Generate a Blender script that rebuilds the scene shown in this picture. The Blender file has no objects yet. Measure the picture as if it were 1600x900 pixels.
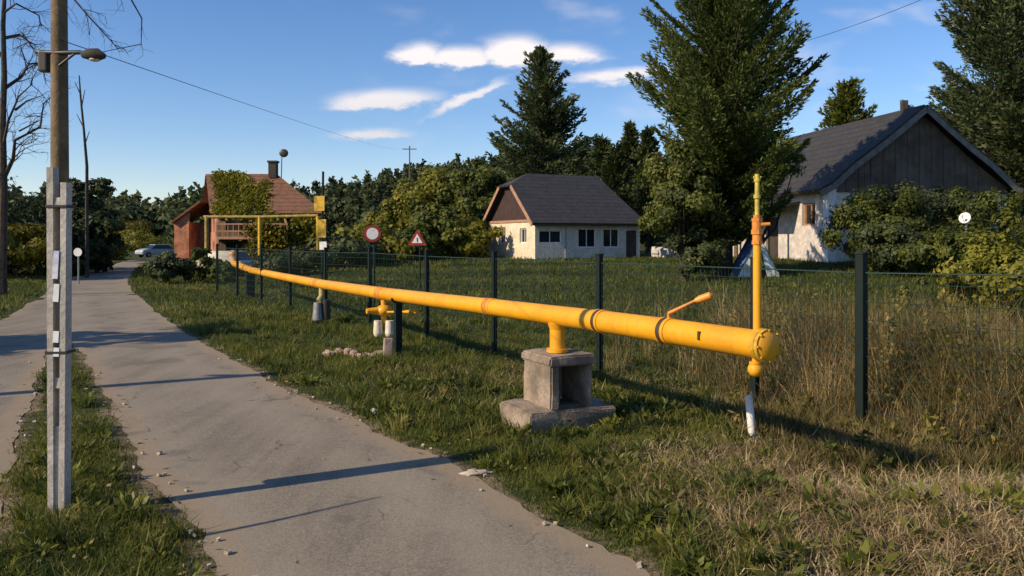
import bpy, bmesh, math, random
import numpy as np
from mathutils import Vector, Matrix, noise as mnoise

SC = bpy.context.scene
COL = SC.collection
R = math.radians
F, HX, HY, EYE = 1244.0, 800.0, 372.0, 2.2      # focal length and horizon of the 1600x900 photograph

# ------------------------------------------------------------------ camera, sky, sun, exposure
cam = bpy.data.cameras.new('camera')
cam.lens = 28.0; cam.sensor_width = 36.0; cam.shift_y = -78 / 1600
cam.clip_start = 0.05; cam.clip_end = 6000
cob = bpy.data.objects.new('camera', cam); COL.objects.link(cob)
cob.location = (0, 0, EYE); cob.rotation_euler = (R(90), 0, 0)
SC.camera = cob

SUN_EL = R(31)
SAZ = Vector((-0.89, -0.456)).normalized()
SDIR = Vector((SAZ.x * math.cos(SUN_EL), SAZ.y * math.cos(SUN_EL), math.sin(SUN_EL)))
sun = bpy.data.lights.new('sun', 'SUN'); sun.energy = 5.0; sun.angle = R(0.53); sun.color = (1.0, 0.83, 0.60)
sob = bpy.data.objects.new('sun', sun); COL.objects.link(sob)
sob.rotation_euler = SDIR.to_track_quat('Z', 'Y').to_euler(); sob.location = (-20, -10, 30)

vs = SC.view_settings
vs.view_transform = 'Standard'; vs.look = 'None'; vs.gamma = 1; vs.exposure = 0.20; vs.use_curve_mapping = False
SC.render.engine = 'CYCLES'
SC.cycles.use_denoising = True
SC.cycles.max_bounces = 6; SC.cycles.transparent_max_bounces = 8

class NT:
    def __init__(s, tree): s.t = tree; s.n = tree.nodes; s.l = tree.links
    def new(s, typ, **kw):
        n = s.n.new(typ)
        for k, v in kw.items(): setattr(n, k, v)
        return n
    def put(s, sock, v):
        if hasattr(v, 'is_output'): s.l.new(v, sock)
        else: sock.default_value = v
    def m(s, op, a, b=0.0, c=None, clamp=False):
        n = s.new('ShaderNodeMath', operation=op, use_clamp=clamp)
        s.put(n.inputs[0], a); s.put(n.inputs[1], b)
        if c is not None: s.put(n.inputs[2], c)
        return n.outputs[0]
    def noise(s, vec, scale, detail=4, rough=0.55, w=None):
        n = s.new('ShaderNodeTexNoise')
        if vec is not None: s.l.new(vec, n.inputs['Vector'])
        n.inputs['Scale'].default_value = scale; n.inputs['Detail'].default_value = detail; n.inputs['Roughness'].default_value = rough
        return n.outputs['Fac']
    def ramp(s, fac, stops):
        n = s.new('ShaderNodeValToRGB'); s.put(n.inputs[0], fac)
        e = n.color_ramp.elements
        while len(e) < len(stops): e.new(0.5)
        for q, (p, c) in zip(e, stops):
            q.position = p; q.color = (c[0], c[1], c[2], 1) if not isinstance(c, (int, float)) else (c, c, c, 1)
        return n.outputs[0]
    def mix(s, fac, a, b, blend='MIX'):
        n = s.new('ShaderNodeMix', data_type='RGBA', blend_type=blend)
        s.put(n.inputs[0], fac)
        s.put(n.inputs[6], a if hasattr(a, 'is_output') else (*a, 1)); s.put(n.inputs[7], b if hasattr(b, 'is_output') else (*b, 1))
        return n.outputs[2]
    def mapr(s, v, a, b, c=0.0, d=1.0, smooth=True):
        n = s.new('ShaderNodeMapRange'); n.interpolation_type = 'SMOOTHSTEP' if smooth else 'LINEAR'
        s.put(n.inputs[0], v)
        for i, q in enumerate((a, b, c, d)): n.inputs[i + 1].default_value = q
        return n.outputs[0]

W = bpy.data.worlds.new('World'); SC.world = W; W.use_nodes = True
n = NT(W.node_tree); n.n.clear()
out = n.new('ShaderNodeOutputWorld'); bg = n.new('ShaderNodeBackground')
sky = n.new('ShaderNodeTexSky', sky_type='NISHITA'); sky.sun_disc = False
sky.sun_elevation = SUN_EL; sky.sun_rotation = math.atan2(SDIR.x, SDIR.y) % (2 * math.pi)
sky.air_density = 1.0; sky.dust_density = 0.15; sky.ozone_density = 2.2; sky.altitude = 300
hs = n.new('ShaderNodeHueSaturation'); hs.inputs['Saturation'].default_value = 1.2; hs.inputs['Value'].default_value = 1.0
n.l.new(n.mix(1.0, sky.outputs[0], (1.0, .97, 1.06), 'MULTIPLY'), hs.inputs['Color'])
tc = n.new('ShaderNodeTexCoord'); sx = n.new('ShaderNodeSeparateXYZ'); n.l.new(tc.outputs['Generated'], sx.inputs[0])
yy = n.m('MAXIMUM', sx.outputs[1], 0.02)
u = n.m('DIVIDE', sx.outputs[0], yy); v = n.m('DIVIDE', sx.outputs[2], yy)
cv = n.new('ShaderNodeCombineXYZ'); n.l.new(u, cv.inputs[0]); n.l.new(n.m('MULTIPLY', v, 2.2), cv.inputs[1])
w1 = n.noise(cv.outputs[0], 22, 7, 0.66); w2 = n.noise(cv.outputs[0], 9, 3, 0.5)
cv2 = n.new('ShaderNodeVectorMath', operation='ADD'); n.l.new(cv.outputs[0], cv2.inputs[0]); cv2.inputs[1].default_value = (7.3, 2.1, 0)
w3 = n.noise(cv2.outputs[0], 15, 4, 0.6)
uu = n.m('ADD', u, n.m('MULTIPLY', n.m('SUBTRACT', w3, 0.5), 0.05))
vv = n.m('ADD', v, n.m('MULTIPLY', n.m('SUBTRACT', w1, 0.5), 0.022))
# clouds: centre x, centre y, half width, half height (up), half height (down), slope, weight
CL = [(655, 92, 45, 28, 10, 0, 1), (720, 96, 70, 26, 10, 0, 1), (805, 88, 70, 34, 18, 0, 1.1), (890, 88, 62, 24, 15, 0, .85),
      (600, 160, 108, 24, 13, -.05, .9), (728, 154, 78, 11, 9, -.46, .78), (580, 211, 66, 13, 9, -.03, .78), (965, 118, 100, 15, 14, -.09, .8), (530,168,60,7,6,0,.35)]
acc = None
for px, py, a, bu, bd, sl, wt in CL:
    du = n.m('MULTIPLY', n.m('SUBTRACT', uu, (px - HX) / F), F / a)
    dv0 = n.m('SUBTRACT', vv, (HY - py) / F)
    if sl: dv0 = n.m('ADD', dv0, n.m('MULTIPLY', n.m('SUBTRACT', uu, (px - HX) / F), sl))
    up = n.m('MULTIPLY', n.m('MAXIMUM', dv0, 0.0), F / bu); dn = n.m('MULTIPLY', n.m('MINIMUM', dv0, 0.0), F / bd)
    r2 = n.m('ADD', n.m('MULTIPLY', du, du), n.m('ADD', n.m('MULTIPLY', up, up), n.m('MULTIPLY', dn, dn)))
    e = n.m('MULTIPLY', n.m('EXPONENT', n.m('MULTIPLY', r2, -1.0)), wt)
    acc = e if acc is None else n.m('MAXIMUM', acc, e)
dens = n.m('ADD', acc, n.m('MULTIPLY', n.m('SUBTRACT', w1, 0.5), 0.85))
mask = n.m('MULTIPLY', n.mapr(dens, 0.14, 0.78), n.mapr(acc, 0.10, 0.32))
mask = n.m('MULTIPLY', mask, n.mapr(acc, 0.15, 0.8, 0.45, 0.95))
wisp = n.m('MULTIPLY', n.mapr(w2, 0.50, 0.85), 0.34)
wisp = n.m('MULTIPLY', wisp, n.m('MULTIPLY', n.mapr(v, 0.02, .10), n.mapr(u, -0.35, 0.05)))
mask = n.m('MAXIMUM', mask, wisp)
lit = n.ramp(n.mapr(n.m('ADD', vv, n.m('MULTIPLY', w3, .03)), 0.12, 0.27), [(0, (5.6, 5.5, 5.8)), (1, (7.8, 7.2, 7.0))])
skyc = n.mix(mask, hs.outputs[0], lit)
n.l.new(skyc, bg.inputs[0]); bg.inputs[1].default_value = 0.122
n.l.new(bg.outputs[0], out.inputs[0])

# ------------------------------------------------------------------ geometry helpers
class MB:
    def __init__(s): s.v = []; s.f = []
    def add(s, vs_, fs):
        o = len(s.v); s.v += [tuple(q) for q in vs_]; s.f += [tuple(i + o for i in f) for f in fs]; return s
    def box(s, c, size, rot=None, bev=0.0):
        bm = bmesh.new(); bmesh.ops.create_cube(bm, size=1.0)
        for q in bm.verts: q.co = Vector((q.co.x * size[0], q.co.y * size[1], q.co.z * size[2]))
        if bev: bmesh.ops.bevel(bm, geom=bm.edges[:], offset=bev, segments=2, affect='EDGES', profile=0.6)
        if rot is not None: bm.transform(rot.to_4x4())
        bm.verts.ensure_lookup_table(); c = Vector(c)
        s.add([q.co + c for q in bm.verts], [[q.index for q in f.verts] for f in bm.faces]); bm.free(); return s
    def tube(s, pts, rad, nseg=12, caps=True):
        pts = [Vector(p) for p in pts]
        if isinstance(rad, (int, float)): rad = [rad] * len(pts)
        vs_, fs = [], []
        t0 = (pts[1] - pts[0]).normalized()
        ref = Vector((0, 0, 1)) if abs(t0.z) < 0.9 else Vector((1, 0, 0))
        a = t0.cross(ref).normalized()
        for i, p in enumerate(pts):
            t = (pts[min(i + 1, len(pts) - 1)] - pts[max(i - 1, 0)]).normalized()
            a = (a - t * a.dot(t)).normalized(); b = t.cross(a)
            for k in range(nseg):
                an = 2 * math.pi * k / nseg
                vs_.append(p + (a * math.cos(an) + b * math.sin(an)) * rad[i])
        for i in range(len(pts) - 1):
            for k in range(nseg):
                k2 = (k + 1) % nseg
                fs.append((i * nseg + k, i * nseg + k2, (i + 1) * nseg + k2, (i + 1) * nseg + k))
        if caps:
            fs.append(tuple(reversed(range(nseg)))); fs.append(tuple((len(pts) - 1) * nseg + k for k in range(nseg)))
        return s.add(vs_, fs)
    def sphere(s, c, r, sc=(1, 1, 1), seg=16):
        bm = bmesh.new(); bmesh.ops.create_uvsphere(bm, u_segments=seg, v_segments=seg // 2, radius=r); c = Vector(c)
        s.add([Vector((q.co.x * sc[0], q.co.y * sc[1], q.co.z * sc[2])) + c for q in bm.verts], [[q.index for q in f.verts] for f in bm.faces]); bm.free(); return s
    def slab(s, poly, th):
        poly = [Vector(p) for p in poly]; nn = (poly[1] - poly[0]).cross(poly[2] - poly[0]).normalized() * th; k = len(poly)
        fs = [tuple(range(k)), tuple(reversed(range(k, 2 * k)))] + [(i, i + k, (i + 1) % k + k, (i + 1) % k) for i in range(k)]
        return s.add(poly + [p - nn for p in poly], fs)
    def build(s, name, m, parent=None, loc=None, smooth=False):
        if parent is not None: org = ORG[parent.name]
        else: org = Vector(loc) if loc is not None else Vector((0, 0, 0))
        me = bpy.data.meshes.new(name); me.from_pydata([(q[0] - org.x, q[1] - org.y, q[2] - org.z) for q in s.v], [], s.f); me.update()
        bm = bmesh.new(); bm.from_mesh(me); bmesh.ops.recalc_face_normals(bm, faces=bm.faces); bm.to_mesh(me); bm.free()
        if smooth:
            me.polygons.foreach_set('use_smooth', [True] * len(me.polygons))
            me.set_sharp_from_angle(angle=R(40))
        return link(name, me, m, parent, org)
ORG = {}
def link(name, me, m, parent, org):
    o = bpy.data.objects.new(name, me); COL.objects.link(o)
    if m is not None: me.materials.append(m)
    ORG[o.name] = Vector(org)
    if parent is None: o.location = org
    else: o.parent = parent
    return o
def tag(o, label=None, cat=None, group=None, kind=None):
    for k, q in (('label', label), ('category', cat), ('group', group), ('kind', kind)):
        if q: o[k] = q
    return o
def thing(name, loc, label, cat, group=None):
    o = bpy.data.objects.new(name, None); COL.objects.link(o); o.location = loc; o.empty_display_size = 0.2
    ORG[o.name] = Vector(loc); return tag(o, label, cat, group)
def copy_tree(o, parent=None):
    c = o.copy(); COL.objects.link(c)
    if parent is not None: c.parent = parent
    for ch in list(o.children): copy_tree(ch, c)
    return c
def npmesh(name, v, f, m, parent=None, loc=(0, 0, 0), tint=None, smooth=False):
    org = ORG[parent.name] if parent is not None else Vector(loc)
    v = np.asarray(v, dtype=np.float32) - np.array(org, dtype=np.float32); f = np.asarray(f, dtype=np.int32); k = f.shape[1]
    me = bpy.data.meshes.new(name)
    me.vertices.add(len(v)); me.loops.add(f.size); me.polygons.add(len(f))
    me.vertices.foreach_set('co', v.ravel()); me.loops.foreach_set('vertex_index', f.ravel())
    me.polygons.foreach_set('loop_start', np.arange(0, f.size, k, dtype=np.int32))
    if smooth: me.polygons.foreach_set('use_smooth', np.ones(len(f), dtype=bool))
    me.update(calc_edges=True)
    if tint is not None:
        at = me.attributes.new('tint', 'FLOAT', 'POINT'); at.data.foreach_set('value', np.asarray(tint, dtype=np.float32))
    return link(name, me, m, parent, org)

# ------------------------------------------------------------------ the lie of the land
def P0(px, py):                       # flat ground point seen at a photo pixel
    d = EYE * F / (py - HY); return ((px - HX) / F * d, d)
ROADPX = [(1010, 900), (880, 828), (790, 773), (690, 716), (575, 668), (450, 610), (360, 562), (290, 522), (238, 482), (206, 455), (200, 438), (212, 420), (236, 407), (262, 401),
          (228, 401), (200, 407), (165, 417), (115, 432), (70, 460), (30, 484), (0, 503)]
rp = [P0(*q) for q in ROADPX]
road_poly = [(1.6, -6.0), (1.15, 1.5), (0.85, 3.2)] + rp + [(-22, 15), (-14, 4), (-9, -6), (-5.0, -6.0), (-3.85, 3.3)] + \
    [P0(0, 842), P0(14, 740), P0(34, 662), P0(52, 600), P0(74, 548), P0(100, 528), P0(128, 552), P0(158, 605), P0(188, 660), P0(214, 726), P0(246, 775), P0(318, 838), P0(336, 900), (-1.05, 2.6), (-0.8, -6.0)]
def densify(poly, step, jit, rng):
    o = []
    for i, a in enumerate(poly):
        b = poly[(i + 1) % len(poly)]; L = math.dist(a, b); dist = math.hypot((a[0] + b[0]) / 2, (a[1] + b[1]) / 2)
        k = max(1, int(L / (step * max(1, dist / 8)))); k = min(k, 60)
        nx, ny = -(b[1] - a[1]) / max(L, 1e-6), (b[0] - a[0]) / max(L, 1e-6)
        for j in range(k):
            t = j / k; q = jit * (mnoise.noise((a[0] + (b[0] - a[0]) * t, a[1] + (b[1] - a[1]) * t, 3.3)) + 0.6 * mnoise.noise((5 * (a[0] + (b[0] - a[0]) * t), 5 * (a[1] + (b[1] - a[1]) * t), 1.3)))
            o.append((a[0] + (b[0] - a[0]) * t + nx * q, a[1] + (b[1] - a[1]) * t + ny * q))
    return o
road_poly = densify(road_poly, 0.12, 0.11, random)
RPX = np.array(road_poly)
def inpoly(x, y, poly):
    x = np.asarray(x, float); y = np.asarray(y, float); c = np.zeros(x.shape, bool); k = len(poly)
    for i in range(k):
        x1, y1 = poly[i]; x2, y2 = poly[(i + 1) % k]
        if y1 == y2: continue
        t = ((y1 > y) != (y2 > y)) & (x < (x2 - x1) * (y - y1) / (y2 - y1) + x1); c ^= t
    return c
def roaddist(x, y):
    x = np.asarray(x, float).ravel(); y = np.asarray(y, float).ravel(); o = np.empty(len(x))
    for i in range(0, len(x), 4000):
        dx = x[i:i + 4000, None] - RPX[None, :, 0]; dy = y[i:i + 4000, None] - RPX[None, :, 1]
        o[i:i + 4000] = np.sqrt((dx * dx + dy * dy).min(1))
    return o
def sst(a, b, t):
    t = np.clip((t - a) / (b - a), 0, 1); return t * t * (3 - 2 * t)
_r = np.random.default_rng(5)
_W = [(_r.normal(0, 1, 2), _r.uniform(0, 6.28)) for _ in range(14)]
def fbm(x, y, s):                    # cheap smooth noise, about -1..1
    o = 0
    for k, (w, p) in enumerate(_W): o = o + np.sin((x * w[0] + y * w[1]) / s * (1 + k * .28) + p) / (1 + .25 * k)
    return o / 3.2
FA = np.array((3.86, 8.8)); FD = np.array((-0.56, 0.83)) / math.hypot(.56, .83)      # fence line
def terr(x, y):
    x = np.asarray(x, float); y = np.asarray(y, float)
    s = ((x - FA[0]) * FD[1] - (y - FA[1]) * FD[0])
    z = 1.15 * sst(1.5, 30, s) * (1 - .5 * sst(40, 60, y))
    ang = np.arctan2(x, np.maximum(y, 1e-3)); dist = np.hypot(x, y)
    A = 7.0 + 17 * sst(-.28, -.03, ang) + 1.5 * np.sin(ang * 17) - 2.5 * sst(-.27, -.4, ang)
    z = z + np.where(y > 0, A * sst(125, 300, dist + 8 * np.sin(ang * 23)), 0)
    bank = 0.26 * np.exp(-((x - 3.6) / 2.2) ** 2 - ((y - 5.6) / 1.0) ** 2) + .12 * np.exp(-((x - 1.7) / .7) ** 2 - ((y - 6.9) / .8) ** 2)
    near = sst(60, 25, dist)
    z = z + bank + near * (.035 * fbm(x, y, 1.1) + .012 * fbm(x + 9, y - 4, .35) + 0.02)
    return z
def terr_full(x, y):
    x = np.asarray(x, float); y = np.asarray(y, float); z = terr(x, y)
    sh = x.shape; ins = inpoly(x, y, road_poly)
    m = np.hypot(x, y) < 130
    k = np.ones(sh); 
    if m.any():
        k[m] = sst(0.0, 0.9, roaddist(x[m], y[m]))
    k = np.where(ins, 0, k)
    return np.where(ins, -0.002, z * k + (1 - k) * 0.010)
def gz(x, y): return float(terr_full(np.array([x]), np.array([y]))[0])
def at(px, py, d): return Vector(((px - HX) / F * d, d, EYE + (HY - py) / F * d))
def gp(px, d): x = (px - HX) / F * d; return Vector((x, d, gz(x, d)))

# ------------------------------------------------------------------ materials
def mat(name, col, rough=0.7, var=0.25, scale=6.0, metal=0.0, bump=0.0, bscale=40, col2=None, fine=None, spec=0.5):
    m = bpy.data.materials.new(name); m.use_nodes = True; k = NT(m.node_tree); b = k.n['Principled BSDF']
    t = k.new('ShaderNodeTexCoord').outputs['Object']
    f = k.noise(t, scale, 5, 0.6)
    c2 = col2 or tuple(q * (1 - var) for q in col); c1 = col if col2 else tuple(min(1, q * (1 + var * .6)) for q in col)
    c = k.mix(k.mapr(f, .32, .68), c1, c2)
    if fine:
        g = k.noise(t, fine, 3, .6); c = k.mix(k.mapr(g, .35, .65, 0, .5), c, tuple(q * .55 for q in col))
    k.l.new(c, b.inputs['Base Color']); b.inputs['Roughness'].default_value = rough; b.inputs['Metallic'].default_value = metal
    b.inputs['Specular IOR Level'].default_value = spec
    if bump:
        bn = k.new('ShaderNodeBump'); bn.inputs['Strength'].default_value = bump; bn.inputs['Distance'].default_value = .02
        k.l.new(k.noise(t, bscale, 4, .6), bn.inputs['Height']); k.l.new(bn.outputs[0], b.inputs['Normal'])
    return m
def leafmat(name, stops, trans=0.25, rough=0.6, scale=.5):
    m = bpy.data.materials.new(name); m.use_nodes = True; k = NT(m.node_tree); b = k.n['Principled BSDF']; o = k.n['Material Output']
    a = k.new('ShaderNodeAttribute', attribute_name='tint').outputs['Fac']
    t = k.new('ShaderNodeTexCoord').outputs['Object']
    f = k.m('ADD', a, k.m('MULTIPLY', k.m('SUBTRACT', k.noise(t, scale, 3), .5), .7), clamp=True)
    c = k.ramp(f, stops); k.l.new(c, b.inputs['Base Color']); b.inputs['Roughness'].default_value = rough
    b.inputs['Specular IOR Level'].default_value = .3
    tr = k.new('ShaderNodeBsdfTranslucent'); k.l.new(c, tr.inputs[0]); mx = k.new('ShaderNodeMixShader'); mx.inputs[0].default_value = trans
    k.l.new(b.outputs[0], mx.inputs[1]); k.l.new(tr.outputs[0], mx.inputs[2]); k.l.new(mx.outputs[0], o.inputs[0])
    return m
M = {}
M['yellow'] = mat('yellow_paint', (.76, .36, .006), .42, .12, 5, bump=.05, bscale=30, col2=(.68, .29, .006), fine=90)
M['worn_flange'] = mat('worn_flange_paint', (.60, .33, .02), .55, .35, 14, fine=40)
M['orange'] = mat('orange_paint', (.62, .22, .03), .5, .3, 9)
M['band'] = mat('dark_band', (.05, .035, .02), .6, .3, 9)
M['cream'] = mat('cream_metal', (.62, .55, .42), .5, .2, 9)
M['green_post'] = mat('green_post_paint', (.0045, .012, .0095), .65, .3, 8, spec=.25)
M['fence_wire'] = mat('green_wire', (.010, .034, .020), .6, .2, 8)
M['concrete'] = mat('concrete', (.285, .220, .160), .92, .55, 3.0, bump=.6, bscale=22, fine=35)
M['pole_concrete'] = mat('pole_concrete', (.50, .45, .38), .9, .28, 3, bump=.4, bscale=30, fine=28)
M['wood'] = mat('pole_wood', (.17, .115, .055), .85, .4, 6, bump=.4, bscale=30, fine=16)
M['dark_wood'] = mat('dark_wood', (.055, .042, .030), .85, .35, 2.5, fine=9)
M['grey_boards'] = mat('grey_brown_boards', (.115, .092, .070), .9, .45, 1.3, fine=11)
M['rust_wood'] = mat('rust_brown_boards', (.045, .022, .016), .85, .3, 2)
M['bark'] = mat('bark', (.06, .045, .032), .95, .4, 5, bump=.7, bscale=14)
M['grey_metal'] = mat('grey_metal', (.25, .25, .25), .5, .2, 9, metal=.4)
M['dark_metal'] = mat('dark_metal', (.035, .03, .025), .5, .2, 9, metal=.2)
M['white'] = mat('white_paint', (.72, .70, .66), .6, .12, 5)
M['paper'] = mat('paper', (.75, .75, .78), .8, .2, 9, col2=(.35, .36, .55))
M['paper_white'] = mat('paper_white', (.78, .78, .76), .8, .12, 14)
M['plaster'] = mat('cream_plaster', (.74, .62, .44), .9, .18, 1.2, fine=7)
M['plaster_grey'] = mat('grey_white_plaster', (.68, .63, .52), .9, .2, 1.2, fine=7)
M['plaster_white'] = mat('white_plaster', (.62, .55, .49), .9, .2, 2.0, fine=5)
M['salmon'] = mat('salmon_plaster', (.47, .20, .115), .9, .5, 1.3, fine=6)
M['brown_wall'] = mat('dark_brown_wall', (.16, .10, .055), .9, .5, 1.4, fine=8)  # front wall in a darker brown than the salmon walls
M['glass'] = mat('dark_glass', (.012, .015, .018), .12, .2, 3)
M['dark'] = mat('dark_opening', (.01, .01, .01), .9, .2, 3)
M['pinkwood'] = mat('pink_board', (.36, .20, .12), .8, .2, 3)
M['red'] = mat('sign_red', (.30, .022, .020), .5, .1, 9)
M['blue'] = mat('blue_cloth', (.06, .13, .30), .8, .3, 3)
M['tealwhite'] = mat('pale_teal_cloth', (.50, .57, .55), .8, .25, 3)
M['silver'] = mat('silver_paint', (.45, .46, .46), .3, .1, 3, metal=.3)
M['rubber'] = mat('rubber', (.015, .015, .015), .9, .2, 6)
M['stone'] = mat('pale_stone', (.42, .35, .27), .95, .3, 6, bump=.5, bscale=20)
M['pinkstone'] = mat('pink_stone', (.38, .27, .21), .95, .3, 6, bump=.5, bscale=20)
def pipemat():
    m = bpy.data.materials.new('worn_yellow_pipe_paint'); m.use_nodes = True; k = NT(m.node_tree); b = k.n['Principled BSDF']
    t = k.new('ShaderNodeTexCoord').outputs['Object']; f = k.noise(t, 1.3, 6, .65); g = k.noise(t, 14, 6, .75); h = k.noise(t, 45, 4, .7)
    mp = k.new('ShaderNodeMapping'); k.l.new(t, mp.inputs[0]); mp.inputs['Scale'].default_value = (9, 9, .8); st = k.noise(mp.outputs[0], 1.0, 5, .7)
    c = k.mix(k.mapr(f, .36, .66), (.74, .34, .006), (.64, .275, .008)); c = k.mix(k.mapr(st, .52, .74, 0, .45), c, (.42, .19, .02))
    c = k.mix(k.mapr(g, .60, .72, 0, .6), c, (.80, .46, .06)); c = k.mix(k.mapr(k.m('ADD', k.m('MULTIPLY', g, .6), k.m('MULTIPLY', h, .4)), .635, .67, 0, .85), c, (.13, .055, .022))
    k.l.new(c, b.inputs[0]); k.l.new(k.mapr(g, .3, .7, .36, .62), b.inputs['Roughness'])
    bn = k.new('ShaderNodeBump'); bn.inputs['Strength'].default_value = .25; bn.inputs['Distance'].default_value = .01; k.l.new(g, bn.inputs['Height']); k.l.new(bn.outputs[0], b.inputs['Normal'])
    return m
M['yellow'] = pipemat()
def roofmat(name, c1, c2, vec_scale):
    m = bpy.data.materials.new(name); m.use_nodes = True; k = NT(m.node_tree); b = k.n['Principled BSDF']
    t = k.new('ShaderNodeTexCoord').outputs['Object']; sp = k.new('ShaderNodeSeparateXYZ'); k.l.new(t, sp.inputs[0])
    rows = k.m('FRACT', k.m('MULTIPLY', sp.outputs[2], vec_scale))
    f = k.noise(t, 1.6, 6, .7); g = k.noise(t, 7, 3, .6)
    c = k.mix(k.mapr(f, .3, .7), c1, c2); c = k.mix(k.m('MULTIPLY', k.mapr(g, .45, .7), .7), c, tuple(q * 1.35 for q in c1))
    c = k.mix(k.mapr(rows, .0, .30, .75, 0), c, tuple(q * .3 for q in c1)); k.l.new(c, b.inputs[0]); b.inputs['Roughness'].default_value = .75
    bn = k.new('ShaderNodeBump'); bn.inputs['Strength'].default_value = .6; bn.inputs['Distance'].default_value = .05
    k.l.new(k.m('ADD', rows, k.m('MULTIPLY', g, .6)), bn.inputs['Height']); k.l.new(bn.outputs[0], b.inputs['Normal'])
    return m
M['slate'] = roofmat('slate_roof', (.040, .040, .044), (.022, .022, .024), 3.3)
M['brown_roof'] = roofmat('brown_slate_roof', (.040, .036, .034), (.022, .020, .018), 3.0)
M['tile'] = roofmat('red_tile_roof', (.185, .078, .038), (.10, .048, .026), 3.3)
G_GREEN = [(0, (.026, .042, .008)), (.40, (.098, .122, .018)), (.75, (.205, .198, .036)), (1, (.36, .28, .09))]
M['grass'] = leafmat('grass_blades', G_GREEN, .42, .65, 1.3)
M['dry'] = leafmat('dry_blades', [(0, (.085, .060, .024)), (.4, (.24, .17, .08)), (.75, (.40, .30, .15)), (1, (.52, .42, .24))], .2, .75, 1.5)
M['weed'] = leafmat('weed_blades', [(0, (.050, .052, .012)), (.4, (.150, .120, .040)), (.75, (.30, .22, .09)), (1, (.46, .35, .18))], .4, .7, 1.0)
M['weed_leaf'] = leafmat('weed_leaves', [(0, (.030, .045, .008)), (.4, (.10, .11, .018)), (.7, (.20, .17, .035)), (1, (.32, .23, .07))], .35, .6, 1.2)
M['leaf_dark'] = leafmat('dark_needles', [(0, (.013, .023, .007)), (.5, (.042, .058, .015)), (1, (.105, .115, .030))], .25, .6, .4)
M['leaf_spruce'] = leafmat('spruce_needles', [(0, (.018, .032, .011)), (.5, (.070, .095, .034)), (1, (.16, .18, .066))], .32, .6, .35)
M['leaf_larch'] = leafmat('larch_needles', [(0, (.022, .040, .010)), (.5, (.092, .122, .026)), (1, (.20, .215, .055))], .35, .6, .4)
M['leaf_mid'] = leafmat('mid_leaves', [(0, (.024, .036, .006)), (.5, (.092, .112, .017)), (1, (.20, .20, .034))], .4, .55, .5)
M['leaf_lime'] = leafmat('yellow_green_leaves', [(0, (.055, .066, .008)), (.5, (.18, .18, .018)), (1, (.33, .29, .04))], .42, .55, .4)
M['leaf_yellow'] = leafmat('yellow_leaves', [(0, (.06, .055, .006)), (.5, (.17, .145, .012)), (1, (.30, .23, .02))], .35, .55, .4)
M['leaf_hill'] = leafmat('hill_leaves', [(0, (.022, .034, .013)), (.5, (.062, .080, .028)), (1, (.12, .135, .042))], .3, .7, .02)

def groundmat():
    m = bpy.data.materials.new('ground_earth_and_turf'); m.use_nodes = True; k = NT(m.node_tree); b = k.n['Principled BSDF']
    t = k.new('ShaderNodeTexCoord').outputs['Object']; a = k.new('ShaderNodeAttribute', attribute_name='tint').outputs['Fac']
    f = k.noise(t, .35, 5, .6); g = k.noise(t, 4, 5, .7); h = k.noise(t, 26, 4, .7)
    turf = k.ramp(k.m('ADD', k.m('MULTIPLY', f, .6), k.m('MULTIPLY', g, .4)), [(.3, (.018, .026, .008)), (.5, (.042, .052, .014)), (.7, (.075, .078, .024))])
    dirt = k.ramp(k.m('ADD', k.m('MULTIPLY', g, .5), k.m('MULTIPLY', h, .5)), [(.3, (.085, .060, .036)), (.52, (.19, .140, .090)), (.72, (.31, .235, .16))])
    w = k.mapr(k.m('ADD', a, k.m('MULTIPLY', k.m('SUBTRACT', g, .5), .9)), .38, .62)
    k.l.new(k.mix(w, turf, dirt), b.inputs[0]); b.inputs['Roughness'].default_value = .95; b.inputs['Specular IOR Level'].default_value = .15
    bn = k.new('ShaderNodeBump'); bn.inputs['Strength'].default_value = .8; bn.inputs['Distance'].default_value = .05
    k.l.new(k.m('ADD', g, k.m('MULTIPLY', h, .5)), bn.inputs['Height']); k.l.new(bn.outputs[0], b.inputs['Normal'])
    return m
M['ground'] = groundmat()
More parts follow.
